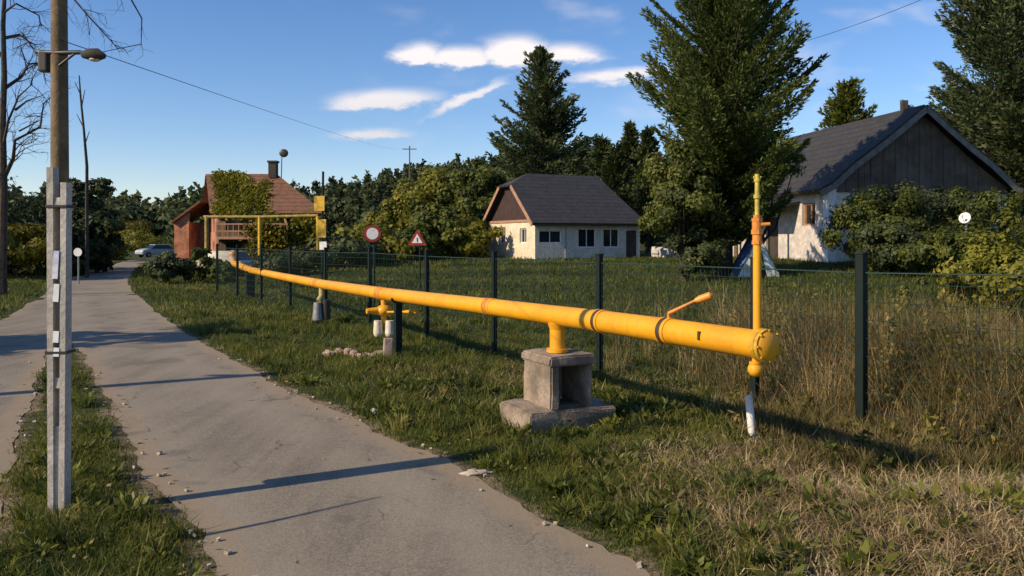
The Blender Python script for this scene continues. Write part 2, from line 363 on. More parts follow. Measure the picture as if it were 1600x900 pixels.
def roadmat():
    m = bpy.data.materials.new('worn_asphalt'); m.use_nodes = True; k = NT(m.node_tree); b = k.n['Principled BSDF']
    t = k.new('ShaderNodeTexCoord').outputs['Object']
    mp = k.new('ShaderNodeMapping'); k.l.new(t, mp.inputs[0]); mp.inputs['Rotation'].default_value = (0, 0, R(-28)); mp.inputs['Scale'].default_value = (1, .10, 1)
    streak = k.noise(mp.outputs[0], 2.6, 4, .6)
    f = k.noise(t, .55, 5, .65); g = k.noise(t, 5, 5, .75); sp = k.noise(t, 48, 3, .85)
    base = k.ramp(k.m('ADD', k.m('MULTIPLY', streak, .6), k.m('MULTIPLY', f, .4)), [(.33, (.140, .117, .088)), (.5, (.212, .180, .134)), (.66, (.275, .235, .176))])
    base = k.mix(k.mapr(g, .42, .72, 0, .35), base, (.235, .190, .145))
    base = k.mix(k.mapr(sp, .52, .66, 0, .6), base, (.36, .31, .25)); base = k.mix(k.mapr(sp, .34, .46, .6, 0), base, (.06, .052, .043))
    wr = k.new('ShaderNodeAttribute', attribute_name='wear').outputs['Fac']; du = k.new('ShaderNodeAttribute', attribute_name='tint').outputs['Fac']
    base = k.mix(k.m('MULTIPLY', wr, k.mapr(f, .3, .7, .25, .7)), base, (.275, .235, .178)); pt = k.noise(t, .9, 2, .4)
    base = k.mix(k.mapr(pt, .62, .64, 0, .4), base, (.11, .093, .078))
    base = k.mix(k.mapr(k.m('ADD', du, k.m('MULTIPLY', k.m('SUBTRACT', g, .5), 1.1)), .35, .85, 0, .85), base, (.27, .21, .14))
    vo = k.new('ShaderNodeTexVoronoi', feature='DISTANCE_TO_EDGE'); vo.inputs['Scale'].default_value = .55
    wv = k.new('ShaderNodeVectorMath', operation='ADD'); k.l.new(t, wv.inputs[0])
    cx = k.new('ShaderNodeCombineXYZ'); k.l.new(k.m('MULTIPLY', k.noise(t, 1.7, 4), 1.2), cx.inputs[0]); k.l.new(k.m('MULTIPLY', k.noise(t, 2.1, 4), 1.2), cx.inputs[1])
    k.l.new(cx.outputs[0], wv.inputs[1]); k.l.new(wv.outputs[0], vo.inputs['Vector'])
    crack = k.m('MULTIPLY', k.mapr(vo.outputs['Distance'], .003, .012, 1, 0), k.mapr(k.noise(t, .8, 3), .5, .62))
    base = k.mix(k.m('MULTIPLY', crack, .6), base, (.05, .042, .035))
    k.l.new(base, b.inputs[0]); b.inputs['Roughness'].default_value = .9; b.inputs['Specular IOR Level'].default_value = .25
    bn = k.new('ShaderNodeBump'); bn.inputs['Strength'].default_value = .5; bn.inputs['Distance'].default_value = .012
    k.l.new(k.m('ADD', sp, k.m('MULTIPLY', g, .7)), bn.inputs['Height']); k.l.new(bn.outputs[0], b.inputs['Normal'])
    return m
M['road'] = roadmat()

# ------------------------------------------------------------------ ground and road
BANK = np.array([P0(q[0], q[1]) for a, b in (((1010, 742), (1110, 738)), ((1110, 738), (1230, 765)), ((1230, 765), (1420, 800)), ((1420, 800), (1640, 862))) for q in np.linspace(a, b, 14)])
def bankd(x, y):
    x = np.asarray(x, float); y = np.asarray(y, float); return np.sqrt(((x[..., None] - BANK[:, 0]) ** 2 + (y[..., None] - BANK[:, 1]) ** 2).min(-1))
def dryness(x, y):                   # 0 green .. 1 bare tan earth and straw
    d = np.hypot(x, y); e = 0.25 + .16 * fbm(x, y, 1.4)
    e = e + .75 * np.exp(-((x - 3.4) / 2.3) ** 2 - ((y - 5.7) / 1.3) ** 2) + .45 * np.exp(-((x - 2.0) / 1.2) ** 2 - ((y - 7.6) / .9) ** 2)
    e = e + .35 * np.exp(-((x - 5.5) / 3.0) ** 2 - ((y - 10.5) / 2.8) ** 2) + .28 * np.exp(-((x + .2) / 1.3) ** 2 - ((y - 12.6) / 1.8) ** 2)
    e = e - .35 * np.exp(-((x - .35) / .7) ** 2 - ((y - 5.5) / 1.5) ** 2) - .2 * sst(15, 24, d)
    return e
gx = np.concatenate([-np.geomspace(1800, 14.2, 46), np.linspace(-14, 12, 175), np.geomspace(12.2, 1800, 46)])
gy = np.concatenate([-np.geomspace(300, 3.2, 10), np.linspace(-3, 2.8, 12), np.linspace(3, 22, 150), np.geomspace(22.3, 420, 80), np.geomspace(440, 2600, 14)])
X, Y = np.meshgrid(gx, gy); Z = terr_full(X, Y); nx_, ny_ = len(gx), len(gy)
idx = np.arange(nx_ * ny_).reshape(ny_, nx_)
fq = np.stack([idx[:-1, :-1], idx[:-1, 1:], idx[1:, 1:], idx[1:, :-1]], -1).reshape(-1, 4)
rd = np.full(X.shape, 9.0); mnear = np.hypot(X, Y) < 60; rd[mnear] = roaddist(X[mnear], Y[mnear])
bk = np.zeros(X.shape); mb_ = (np.abs(X) < 8) & (Y > 2.5) & (Y < 10); bk[mb_] = sst(.32, .05, bankd(X[mb_], Y[mb_]))
tint = .9 * bk + np.clip(dryness(X, Y), 0, 1) * .62 + .45 * sst(.40, .0, rd)
g = npmesh('ground', np.stack([X, Y, Z], -1).reshape(-1, 3), fq, M['ground'], tint=tint.ravel(), smooth=True); tag(g, kind='structure')
from mathutils.geometry import tessellate_polygon
from mathutils.geometry import delaunay_2d_cdt
gp_ = []
for y in np.concatenate([np.arange(-5, 16, .24), np.arange(16, 30, .6), np.arange(30, 90, 1.5)]):
    st = .24 if y < 16 else (.6 if y < 30 else 1.5); x = np.arange(-45, 3, st) if y > 16 else np.arange(-12, 3, st); gp_ += [(a + random.uniform(-.05, .05), y + random.uniform(-.05, .05)) for a in x]
gp_ = np.array(gp_); gp_ = gp_[inpoly(gp_[:, 0], gp_[:, 1], road_poly)]; gp_ = gp_[roaddist(gp_[:, 0], gp_[:, 1]) > .07]
nb_ = len(road_poly); dl = delaunay_2d_cdt([Vector(q) for q in road_poly] + [Vector(q) for q in gp_], [(i, (i + 1) % nb_) for i in range(nb_)], [list(range(nb_))], 1, 1e-5)
rv = np.array([tuple(q) for q in dl[0]]); rf = np.array([f for f in dl[2] if len(f) == 3])
a_, b_, c_ = rv[rf[:, 0]], rv[rf[:, 1]], rv[rf[:, 2]]; flip = ((b_ - a_)[:, 0] * (c_ - a_)[:, 1] - (b_ - a_)[:, 1] * (c_ - a_)[:, 0]) < 0; rf[flip] = rf[flip][:, ::-1]
ed = roaddist(rv[:, 0], rv[:, 1]); RE = np.array([(.85, 3.2)] + rp[:15]); RE = np.concatenate([np.linspace(p, q, 12) for p, q in zip(RE, RE[1:])])
re_ = np.sqrt(((rv[:, None] - RE[None]) ** 2).sum(-1).min(1))
ro = npmesh('road', np.c_[rv, np.full(len(rv), .012)], rf, M['road'], tint=sst(.55, .0, ed))
at_ = ro.data.attributes.new('wear', 'FLOAT', 'POINT'); at_.data.foreach_set('value', (np.exp(-((re_ - .75) / .28) ** 2) + np.exp(-((re_ - 2.15) / .30) ** 2)).astype(np.float32))
tag(ro, kind='structure')

# ------------------------------------------------------------------ grass
def blades(name, x, y, h, w, lean, m, tint, rng, droop=.5, label=None, cat=None):
    k = len(x); z = terr_full(x, y) - .01
    a = rng.uniform(0, 6.283, k); la = rng.uniform(0, 6.283, k); L = lean * rng.uniform(.2, 1.2, k)
    sxv = np.cos(a) * w / 2; syv = np.sin(a) * w / 2; dx = np.cos(la) * L * h; dy = np.sin(la) * L * h
    v = np.empty((k, 6, 3), np.float32)
    for i, (fh, fw, fl) in enumerate(((0, 1, 0), (.55, .75, .30), (1, .12, 1))):
        hh = h * (fh - droop * (fl * L) * .35 * fh)
        v[:, 2 * i, 0] = x + dx * fl - sxv * fw; v[:, 2 * i, 1] = y + dy * fl - syv * fw; v[:, 2 * i, 2] = z + hh
        v[:, 2 * i + 1, 0] = x + dx * fl + sxv * fw; v[:, 2 * i + 1, 1] = y + dy * fl + syv * fw; v[:, 2 * i + 1, 2] = z + hh
    o = np.arange(k)[:, None] * 6
    f = np.concatenate([o + np.array([[0, 1, 3, 2]]), o + np.array([[2, 3, 5, 4]])])
    ob = npmesh(name, v.reshape(-1, 3), f, m, tint=np.repeat(tint, 6))
    return tag(ob, label, cat, kind='stuff')
def scatter(rng, n_, dmin, dmax, pl, pr, power=1.0):          # random ground points between two photo columns
    d = (rng.uniform(dmin ** (power), dmax ** (power), n_)) ** (1 / power)
    px = rng.uniform(pl, pr, n_); return (px - HX) / F * d, d
rng = np.random.default_rng(11)
def keep(x, y, p): return rng.uniform(0, 1, len(x)) < p
SLAB_C = np.array(((872 - HX) / F * 9.62, 9.62))
def offroad(x, y, marg=.0):
    ins = inpoly(x, y, road_poly); d = roaddist(x, y)
    ok = ~ins | (d < .05)
    nb_ = (y < 9) & (x > 0); kb = np.ones(len(x)); kb[nb_] = .10 + .90 * sst(.10, .34, bankd(x[nb_], y[nb_])); ok &= np.random.default_rng(len(x)).uniform(0, 1, len(x)) < kb
    ok &= ~((np.abs(x - SLAB_C[0]) < .42) & (np.abs(y - SLAB_C[1]) < .42))
    return ok, d, ins
# short green turf: near, middle, far
xs, ys, hs_, ws = [], [], [], []
for n_, d0, d1, pl, pr, h0, w0 in ((170000, 3.4, 9, -150, 1800, .085, .008), (120000, 9, 20, -200, 1800, .11, .013), (90000, 20, 48, -150, 1750, .14, .032), (30000, 48, 75, -100, 1300, .18, .08)):
    x, y = scatter(rng, n_, d0, d1, pl, pr, 1.6 if d0 < 9 else 1.3)
    ok, d, ins = offroad(x, y); dr = dryness(x, y)
    ok &= keep(x, y, np.clip(1.25 - 1.35 * sst(.25, .85, dr), .06, 1)) & keep(x, y, np.where(ins, 0.0 + .10 * (d < .05), sst(-.05, .16 + .30 * np.clip(.4 + .8 * fbm(x + 2, y, .7), 0, 1), d) * .95 + .05))
    x, y, d = x[ok], y[ok], d[ok]
    xs.append(x); ys.append(y); hs_.append(h0 * rng.uniform(.5, 1.35, len(x)) * (1 + .7 * np.clip(fbm(x, y, .8), -.6, 1)) * (0.5 + .5 * sst(0, .5, d))); ws.append(np.full(len(x), w0) * rng.uniform(.7, 1.3, len(x)))
x, y = np.concatenate(xs), np.concatenate(ys)
tn = np.clip(.46 + .26 * fbm(x, y, 1.7) + .15 * fbm(x, y, .4) + rng.normal(0, .16, len(x)) + .25 * (dryness(x, y) - .3), 0, 1)
tn = np.clip(tn - .09 * sst(1.5, 5, (x - FA[0]) * FD[1] - (y - FA[1]) * FD[0]), 0, 1)
blades('grass', x, y, np.concatenate(hs_), np.concatenate(ws), .8, M['grass'], tn, rng, label='short green grass covering the verges, the island and the field', cat='grass')
# taller coarse tufts
tx, ty = scatter(rng, 2600, 3.6, 22, -150, 1750, 1.4); ok, d, ins = offroad(tx, ty); ok &= (d > .18) & ~ins & keep(tx, ty, np.clip(.62 + .9 * fbm(tx, ty, 1.2), .05, 1)); tx, ty = tx[ok], ty[ok]
kk = 42; x = np.repeat(tx, kk) + rng.normal(0, .055, len(tx) * kk); y = np.repeat(ty, kk) + rng.normal(0, .055, len(tx) * kk)
ok, d, ins = offroad(x, y); x, y = x[ok], y[ok]
th = np.repeat(rng.uniform(.13, .30, len(tx)), kk)[ok] * rng.uniform(.5, 1.1, len(x)); tt = np.repeat(rng.normal(.45, .2, len(tx)), kk)[ok]
blades('grass_tufts', x, y, th, rng.uniform(.006, .013, len(x)) * (1 + y * .04), 1.0, M['grass'], np.clip(tt + rng.normal(0, .12, len(x)), 0, 1), rng, .8, 'coarse green grass tufts standing out of the short turf', 'grass')
# straw on the bank
x, y = scatter(rng, 150000, 3.6, 15, 560, 1800, 1.3); ok, d, ins = offroad(x, y); dr = dryness(x, y)
ok &= keep(x, y, sst(.28, .85, dr)) & (d > .12) & ~ins; x, y = x[ok], y[ok]
blades('dry_grass', x, y, rng.uniform(.06, .24, len(x)), rng.uniform(.005, .011, len(x)), 1.5, M['dry'], np.clip(.6 + .25 * fbm(x, y, .6) + rng.normal(0, .2, len(x)), 0, 1), rng, 1.0, 'dry straw coloured grass on the tan earth bank', 'grass')
# tall weeds along and behind the fence
tx, ty = scatter(rng, 7500, 7.2, 17, 960, 1900, 1.5)
s = (tx - FA[0]) * FD[1] - (ty - FA[1]) * FD[0]
clr = lambda a, b: np.abs(a / b - (1176 - HX) / F) > np.where(b < 8.65, .030, 0)
ok = keep(tx, ty, np.exp(-((s - 1.0) / 2.2) ** 2) * sst(.8, 2.6, tx)) & (s < 6) & clr(tx, ty) & keep(tx, ty, .04 + .96 * sst(.24, .36, tx / ty)); tx, ty, s = tx[ok], ty[ok], s[ok]
kk = 46; x = np.repeat(tx, kk) + rng.normal(0, .11, len(tx) * kk); y = np.repeat(ty, kk) + rng.normal(0, .11, len(tx) * kk)
th = np.repeat(rng.uniform(.6, 1.6, len(tx)) * (.22 + .78 * sst(-.1, 1.1, s)), kk) * rng.uniform(.35, 1.1, len(x))
blades('weeds', x, y, th, rng.uniform(.006, .016, len(x)), .55, M['weed'], np.clip(np.repeat(rng.normal(.5, .2, len(tx)) + .3 * fbm(tx, ty, 1.3), kk) + rng.normal(0, .16, len(x)), 0, 1), rng, .6, 'tall half dried weeds growing through the fence', 'weeds')
# broad leaved ground weeds on the bank and the island
def leaf_geo(c, ax, L, Wd, rng, nrm=None):
    k = len(c); r = rng.normal(0, 1, (k, 3)) if nrm is None else nrm; sd = np.cross(ax, r); sd /= np.linalg.norm(sd, axis=1)[:, None] + 1e-9
    L = np.broadcast_to(np.asarray(L, float), (k,))[:, None]; Wd = np.broadcast_to(np.asarray(Wd, float), (k,))[:, None]
    v = np.stack([c, c + ax * L * .45 + sd * Wd * .5, c + ax * L, c + ax * L * .45 - sd * Wd * .5], 1)
    return v.reshape(-1, 3)
def norm(a): return a / (np.linalg.norm(a, axis=1)[:, None] + 1e-9)
def quads(k): return np.arange(k * 4).reshape(k, 4)
tx, ty = scatter(rng, 1500, 3.5, 12, -100, 1750, 1.3); ok, d, ins = offroad(tx, ty); ok &= (d > .2) & ~ins & keep(tx, ty, np.clip(.5 + .8 * fbm(tx + 3, ty, .9), 0, 1)); tx, ty = tx[ok], ty[ok]
kk = 34; c = np.repeat(np.stack([tx, ty, terr_full(tx, ty)], 1), kk, 0); a = rng.uniform(0, 6.28, len(c)); ax = norm(np.stack([np.cos(a), np.sin(a), rng.uniform(.2, 1.6, len(c))], 1))
sz = np.repeat(rng.uniform(.5, 1.25, len(tx)), kk); c = c + ax * (rng.uniform(0, .12, len(c)) * sz)[:, None]
tag(npmesh('ground_weeds', leaf_geo(c, ax, .085 * sz, .042 * sz, rng), quads(len(c)), M['leaf_mid'], tint=np.repeat(np.clip(np.repeat(rng.normal(.62, .2, len(tx)), kk) + rng.normal(0, .12, len(c)), 0, 1), 4)), 'low broad leaved weeds in rosettes among the grass', 'weeds', kind='stuff')

tx, ty = scatter(rng, 1500, 7.0, 16, 980, 1900, 1.4); s = (tx - FA[0]) * FD[1] - (ty - FA[1]) * FD[0]
ok = keep(tx, ty, np.exp(-((s - .9) / 2.0) ** 2) * sst(.8, 2.4, tx) * np.clip(.6 + .9 * fbm(tx, ty, .9), .08, 1)) & clr(tx, ty) & keep(tx, ty, .08 + .92 * sst(.20, .34, tx / ty)); tx, ty = tx[ok], ty[ok]
kk = 60; hgt = rng.uniform(.4, 1.5, len(tx)) * (.22 + .78 * sst(-.1, 1.1, s[ok])); lx, ly = rng.normal(0, .16, len(tx)), rng.normal(0, .16, len(tx)); q = rng.uniform(.08, 1, (len(tx), kk))
c = np.stack([tx[:, None] + lx[:, None] * q + rng.normal(0, .05, q.shape), ty[:, None] + ly[:, None] * q + rng.normal(0, .05, q.shape), terr_full(tx, ty)[:, None] + hgt[:, None] * q], -1).reshape(-1, 3)
ax = norm(rng.normal(0, 1, c.shape) + np.array([0, 0, .3])); tn = np.clip(np.repeat(rng.normal(.5, .24, len(tx)), kk) + rng.normal(0, .15, len(c)), 0, 1)
tag(npmesh('leafy_weeds', leaf_geo(c, ax, .075 * rng.uniform(.6, 1.4, len(c)), .036, rng), quads(len(c)), M['weed_leaf'], tint=np.repeat(tn, 4)), 'leafy yellow green weed stalks mixed into the tall weeds by the fence', 'weeds', kind='stuff')

# ------------------------------------------------------------------ trees
def wig(a, b, rng, k=4, amt=.06):
    a = np.array(a, float); b = np.array(b, float); L = np.linalg.norm(b - a)
    return [tuple(a + (b - a) * t + (rng.normal(0, amt * L, 3) if 0 < t < 1 else 0)) for t in np.linspace(0, 1, k + 1)]
def broadleaf(name, base, h, rx, label, m='leaf_mid', cat='tree', group=None, n_cl=60, per=120, leaf=.25, z0=.25, seed=1, flat=.7, clr=.26, trunk=True, ry=None, lumps=.25):
    rng = np.random.default_rng(seed); base = Vector(base); t = thing(name, base, label, cat, group); b = np.array(base); ry = ry or rx
    zc = h * (1 + z0) / 2; rz = h * (1 - z0) / 2
    u_ = norm(rng.normal(0, 1, (n_cl, 3))); rr = rng.uniform(.25, 1, n_cl) ** .55
    lump = 1 + lumps * np.sin(u_[:, 0] * 3.1 + seed) * np.cos(u_[:, 2] * 4.3 + seed * 2) + rng.normal(0, .10, n_cl)
    cc = u_ * (rr * lump)[:, None] * np.array([rx, ry, rz]) + np.array([0, 0, zc]); cc[:, 2] = np.maximum(cc[:, 2], .12 * h * (1 if trunk else .3))
    cr = clr * rx * rng.uniform(.6, 1.35, n_cl)
    k = per * n_cl; ci = np.repeat(np.arange(n_cl), per)
    dv = norm(rng.normal(0, 1, (k, 3))); off = dv * (rng.uniform(0, 1, k) ** .5 * cr[ci])[:, None] * np.array([1, 1, flat])
    c = cc[ci] + off + b; c[:, 2] = np.maximum(c[:, 2], b[2] + .02)
    nr = norm(dv + .7 * u_[ci] + rng.normal(0, .45, (k, 3)) + np.array([0, 0, .25])); ax = norm(np.cross(nr, rng.normal(0, 1, (k, 3))) + np.array([0, 0, -.25])); L = leaf * rng.uniform(.6, 1.3, k)
    tn = np.clip(np.repeat(rng.normal(.5, .17, n_cl), per) + rng.normal(0, .12, k), 0, 1)
    mb = MB(); tr = .035 * h if trunk else .012 * h
    mb.tube(wig(b - np.array([0, 0, .2]), b + np.array([0, 0, h * .62]), rng, 5, .03), [tr, tr * .85, tr * .7, tr * .55, tr * .4, tr * .22], 8)
    for i in range(min(n_cl, 26)):
        s_ = b + np.array([0, 0, h * rng.uniform(.14, .5)]); mb.tube(wig(s_, b + cc[i], rng, 3, .05), [tr * .38, tr * .28, tr * .18, tr * .08], 5)
    mb.build('trunk' if trunk else 'stem', M['bark'], t, smooth=True)
    npmesh('crown' if trunk else 'foliage', leaf_geo(c, ax, L, L * .6, rng, nr), quads(k), M[m], t, tint=np.repeat(tn, 4)); return t
def conifer(name, base, h, r, label, m='leaf_spruce', cat='tree', group=None, seed=1, step=.45, nb=6, z0=.08, pw=.85, needle=.4, rise=.1, droop=.25, den=9, gap=.0, lean=0, foot=.12):
    rng = np.random.default_rng(seed); base = Vector(base); t = thing(name, base, label, cat, group); b = np.array(base)
    mb = MB(); mb.tube([(b[0], b[1], b[2] - .2), (b[0] + .02 * h * lean, b[1], b[2] + h * .5), (b[0] + lean * .04 * h, b[1], b[2] + h * .97)], [.022 * h, .014 * h, .003 * h], 8)
    cs, axs, ts, Ls = [], [], [], []
    z = h * z0
    while z < h * .985:
        f = (z - h * z0) / (h * (1 - z0)); R0 = r * ((1 - f) ** pw) * (.45 + .55 * min(1, (f + .02) / foot)) + .02 * h * (1 - f)
        for j in range(nb if f < .85 else max(3, nb - 2)):
            if rng.uniform() < gap: continue
            a = rng.uniform(0, 6.283); L = R0 * rng.uniform(.62, 1.22); zz = z + rng.uniform(-.5, .5) * step
            k = max(4, int(L / (needle * .5))); q = np.linspace(.08, 1, k)
            up = rise + .5 * f; path = np.stack([np.cos(a) * q * L, np.sin(a) * q * L, zz + L * (up * q - droop * (1 - f * .7) * np.sin(q * 2.6) + .16 * q * q)], 1) + b
            path[:, 0] += lean * .04 * zz
            if j % 2 == 0 or L > r * .5:
                mb.tube([b + np.array([lean * .04 * zz, 0, zz]), path[k // 2], path[-1]], [.012 * L + .01, .008 * L + .005, .003], 4, False)
            n_ = k * den; pi = rng.integers(0, k, n_); sp = (.30 * L * (1 - .72 * q[pi]) + needle * .25)
            lat = rng.uniform(-1, 1, n_); tang = norm(np.stack([np.full(n_, np.cos(a)), np.full(n_, np.sin(a)), np.full(n_, up)], 1)); side = np.stack([-np.sin(np.full(n_, a)), np.cos(np.full(n_, a)), np.zeros(n_)], 1)
            c = path[pi] + side * (lat * sp)[:, None] + np.array([0, 0, 1]) * (rng.normal(-.06, .10, n_) * needle * 1.6 - np.abs(lat) * sp * .18)[:, None]
            ax = norm(tang * .9 + side * (lat * .9)[:, None] + rng.normal(0, .35, (n_, 3)) + np.array([0, 0, .1]))
            cs.append(c); axs.append(ax); Ls.append(needle * rng.uniform(.6, 1.25, n_)); ts.append(np.clip(rng.normal(.48, .12) + .18 * (q[pi] - .5) + rng.normal(0, .13, n_), 0, 1))
        z += step * (1 - .45 * f)
    c = np.concatenate(cs); ax = np.concatenate(axs); L = np.concatenate(Ls)
    mb.build('trunk', M['bark'], t, smooth=True)
    npmesh('crown', leaf_geo(c, ax, L, L * .34, rng), quads(len(c)), M[m], t, tint=np.repeat(np.concatenate(ts), 4)); return t
def top_h(px, py, d): p = at(px, py, d); return p.z - gz(p.x, p.y)

# tall trees around the houses
conifer('spruce_tree', gp(845, 75), top_h(845, 78, 75), 5.6, 'tall pointed spruce behind the white house with the slate roof', seed=3, step=.62, nb=7, z0=.08, needle=.46, den=14, pw=.72, gap=.12, rise=.22, droop=.12)
conifer('larch_tree', gp(1132, 32), top_h(1132, -190, 32), 3.8, 'big conifer with upswept limbs towering between the two houses', m='leaf_larch', seed=8, step=.40, nb=7, z0=.09, needle=.22, den=24, pw=.66, gap=.08, rise=.45, droop=.10, foot=.30)
broadleaf('leafy_tree', gp(1070, 31), top_h(1070, 225, 31), 1.95, 'yellow green leafy tree at the left foot of the big conifer', m='leaf_mid', n_cl=64, per=230, leaf=.16, seed=5, z0=.30, lumps=.3)
broadleaf('leafy_tree', gp(1180, 33), top_h(1180, 205, 33), 1.5, 'leafy tree to the right of the big conifer, in front of the lean-to eaves', m='leaf_mid', n_cl=45, per=230, leaf=.16, seed=6, z0=.46)
broadleaf('leafy_shrub', gp(1100, 30.5), 2.2, 1.15, 'dark leafy shrub around the foot of the big conifer', m='leaf_dark', cat='shrub', n_cl=40, per=170, leaf=.15, seed=7, z0=.1, trunk=False)
conifer('pine_tree', gp(1562, 52), top_h(1562, -40, 52), 5.2, 'tall dark conifer behind the right end of the grey gable', m='leaf_spruce', seed=12, step=.55, nb=7, z0=.06, needle=.36, den=15, pw=.40, gap=.14, rise=.30, droop=.12)
conifer('pine_tree', gp(1680, 50), top_h(1680, -20, 50), 4.6, 'dark conifer at the right edge, behind the tall one', m='leaf_dark', seed=13, step=.6, nb=7, needle=.5, den=8, pw=.5, rise=.2)
conifer('pine_tree', gp(1500, 58), top_h(1500, 150, 58), 3.6, 'shorter dark conifer just behind the peak of the grey gable', m='leaf_dark', seed=14, step=.5, nb=7, needle=.5, den=9, pw=.55, rise=.2)
conifer('pine_tree', gp(1600, 46), top_h(1600, 170, 46), 4.2, 'broad dark conifer filling the corner right of the grey gable', m='leaf_dark', seed=15, step=.5, nb=8, needle=.45, den=9, pw=.5, rise=.15)
conifer('spruce_tree', gp(1325, 66), top_h(1325, 128, 66), 3.2, 'light green young spruce peeping over the big slate roof', m='leaf_mid', seed=16, step=.5, nb=7, needle=.5, den=9, pw=.6, rise=.3, droop=.1)
for i, (px, py, d, r_, lb) in enumerate(((940, 212, 92, 2.6, 'dark pointed conifer just right of the tall spruce'), (985, 196, 95, 2.4, 'pointed conifer midway between the spruce and the big conifer'), (1012, 205, 90, 2.6, 'pointed dark conifer touching the left limbs of the big conifer'), (962, 232, 86, 2.9, 'shorter dark conifer over the right end of the slate roof'), (905, 226, 98, 2.6, 'narrow dark conifer half hidden by the tall spruce'))):
    conifer('conifer_tree', gp(px, d), top_h(px, py, d), r_, lb, m='leaf_dark', seed=20 + i, step=.8, nb=7, needle=.7, den=7, pw=.7, group='conifers behind the white house', rise=.2, droop=.1)
# bright leafy trees left of the white house
for i, (px, py, d, rx, mm, lb) in enumerate(((625, 300, 74, 3.6, 'leaf_lime', 'round yellow green tree nearest the road signs'), (668, 262, 78, 4.0, 'leaf_lime', 'bright green tree above the triangular warning sign'), (715, 250, 80, 4.2, 'leaf_mid', 'leafy tree close to the tall spruce'),
        (745, 262, 72, 3.0, 'leaf_mid', 'dark leafy tree touching the pink gable boards'), (690, 320, 66, 3.0, 'leaf_mid', 'low bushy tree in front of the bright green trees'), (728, 345, 64, 1.9, 'leaf_lime', 'small yellow green bush beside the cream gable wall'), (565, 352, 60, 3.2, 'leaf_lime', 'yellow green bush left of the round sign'), (640, 352, 62, 2.6, 'leaf_mid', 'low green bush behind the warning sign'), (535, 372, 52, 2.6, 'leaf_dark', 'dark low bush behind the yellow sign plates'))):
    broadleaf('leafy_tree' if py < 310 else 'leafy_bush', gp(px, d), top_h(px, py, d), rx, lb, m=mm, cat='tree' if py < 310 else 'bush', group='leafy growth left of the white house', n_cl=70, per=110, leaf=.42, seed=40 + i, z0=.05, trunk=py < 310)
# hedge in front of the grey gable, and brambles
for i, (px, py, d, rx, mm, lb) in enumerate(((1360, 296, 31, 1.75, 'leaf_mid', 'tall rounded shrub against the left part of the grey gable'), (1440, 284, 32, 2.2, 'leaf_dark', 'tallest dark shrub against the middle of the grey gable'), (1530, 300, 31, 1.9, 'leaf_mid', 'rounded green shrub at the right part of the grey gable'),
        (1400, 352, 29, 1.5, 'leaf_dark', 'low dark shrub before the hedge of the grey gable'), (1476, 362, 28, 1.5, 'leaf_mid', 'low green shrub left of the white dish'))):
    broadleaf('hedge_shrub', gp(px, d), top_h(px, py, d), rx, lb, m=mm, cat='shrub', group='shrubs in front of the grey gable', n_cl=60, per=260, leaf=.14, seed=60 + i, z0=.02, trunk=False, lumps=.18)
for i, (px, py, d, rx, lb) in enumerate(((1560, 358, 16, .95, 'yellow green bramble bush at the right edge behind the weeds'), (1610, 352, 15, .9, 'yellow green bramble bush cut by the right edge of the picture'), (1508, 402, 17, .55, 'small yellow green bramble left of the bigger ones'))):
    broadleaf('bramble_bush', gp(px, d), top_h(px, py, d), rx, lb, m='leaf_lime', cat='bush', group='brambles behind the weeds', n_cl=46, per=170, leaf=.10, seed=70 + i, z0=.0, trunk=False)
for i, (px, d, h_, rx, lb) in enumerate(((1585, 8.6, .95, .42, 'dark green leafy weed bush at the right edge in front of the mesh'), (1500, 9.8, 1.25, .40, 'green leafy weed bush behind the fence, right of the tall post'), (1440, 12.5, 1.5, .55, 'brownish green weed bush behind the fence below the dish'), (1250, 11.2, 1.05, .40, 'green weed bush between the riser and the right fence post'))):
    broadleaf('weed_bush', gp(px, d), h_, rx, lb, m='weed_leaf' if i > 1 else 'leaf_mid', cat='bush', group='weed bushes along the fence', n_cl=26, per=90, leaf=.075, seed=140 + i, z0=0, trunk=False)
# left side of the road
broadleaf('cypress_bush', gp(138, 52), top_h(138, 262, 52), 1.7, 'dark pointed bush rising right behind the utility pole', m='leaf_dark', cat='bush', n_cl=60, per=150, leaf=.26, seed=80, z0=.0, trunk=False)
for i, (px, py, d, rx, mm, lb) in enumerate(((20, 288, 48, 4.0, 'leaf_dark', 'dark tree at the left edge behind the thin trunk'), (75, 300, 55, 3.6, 'leaf_dark', 'dark tree standing behind the utility pole'), (150, 320, 50, 1.6, 'leaf_dark', 'dark bushy tree at the bend left of the road'), (-60, 280, 44, 4.2, 'leaf_dark', 'dark tree mostly beyond the left edge of the picture'))):
    broadleaf('roadside_tree', gp(px, d), top_h(px, py, d), rx, lb, m=mm, group='dark trees left of the road', n_cl=70, per=130, leaf=.30, seed=84 + i, z0=.02)
for i, (px, py, d, rx, mm, lb) in enumerate(((28, 352, 42, 2.2, 'leaf_yellow', 'yellowing bush low at the left edge'), (200, 345, 128, 4.6, 'leaf_yellow', 'yellow flowering bush at the far road bend'), (222, 362, 120, 3.2, 'leaf_lime', 'green bush under the yellow one at the far bend'), (165, 372, 80, 2.2, 'leaf_lime', 'green roadside bush left of the far bend'))):
    broadleaf('yellow_bush' if mm == 'leaf_yellow' else 'green_bush', gp(px, d), top_h(px, py, d), rx, lb, m=mm, cat='bush', n_cl=40, per=100, leaf=.3, seed=90 + i, z0=.3 if i < 2 else 0.0, trunk=False, flat=.5)
for i, (px, py, d, rx, lb) in enumerate(((100, 405, 46, 1.3, 'low hedge plant behind the white round sign'), (128, 402, 56, 1.4, 'low hedge plant along the outside of the bend'))):
    broadleaf('hedge_plant', gp(px, d), top_h(px, py, d), rx, lb, m='leaf_dark', cat='hedge', n_cl=26, per=110, leaf=.2, seed=98 + i, z0=0, trunk=False)
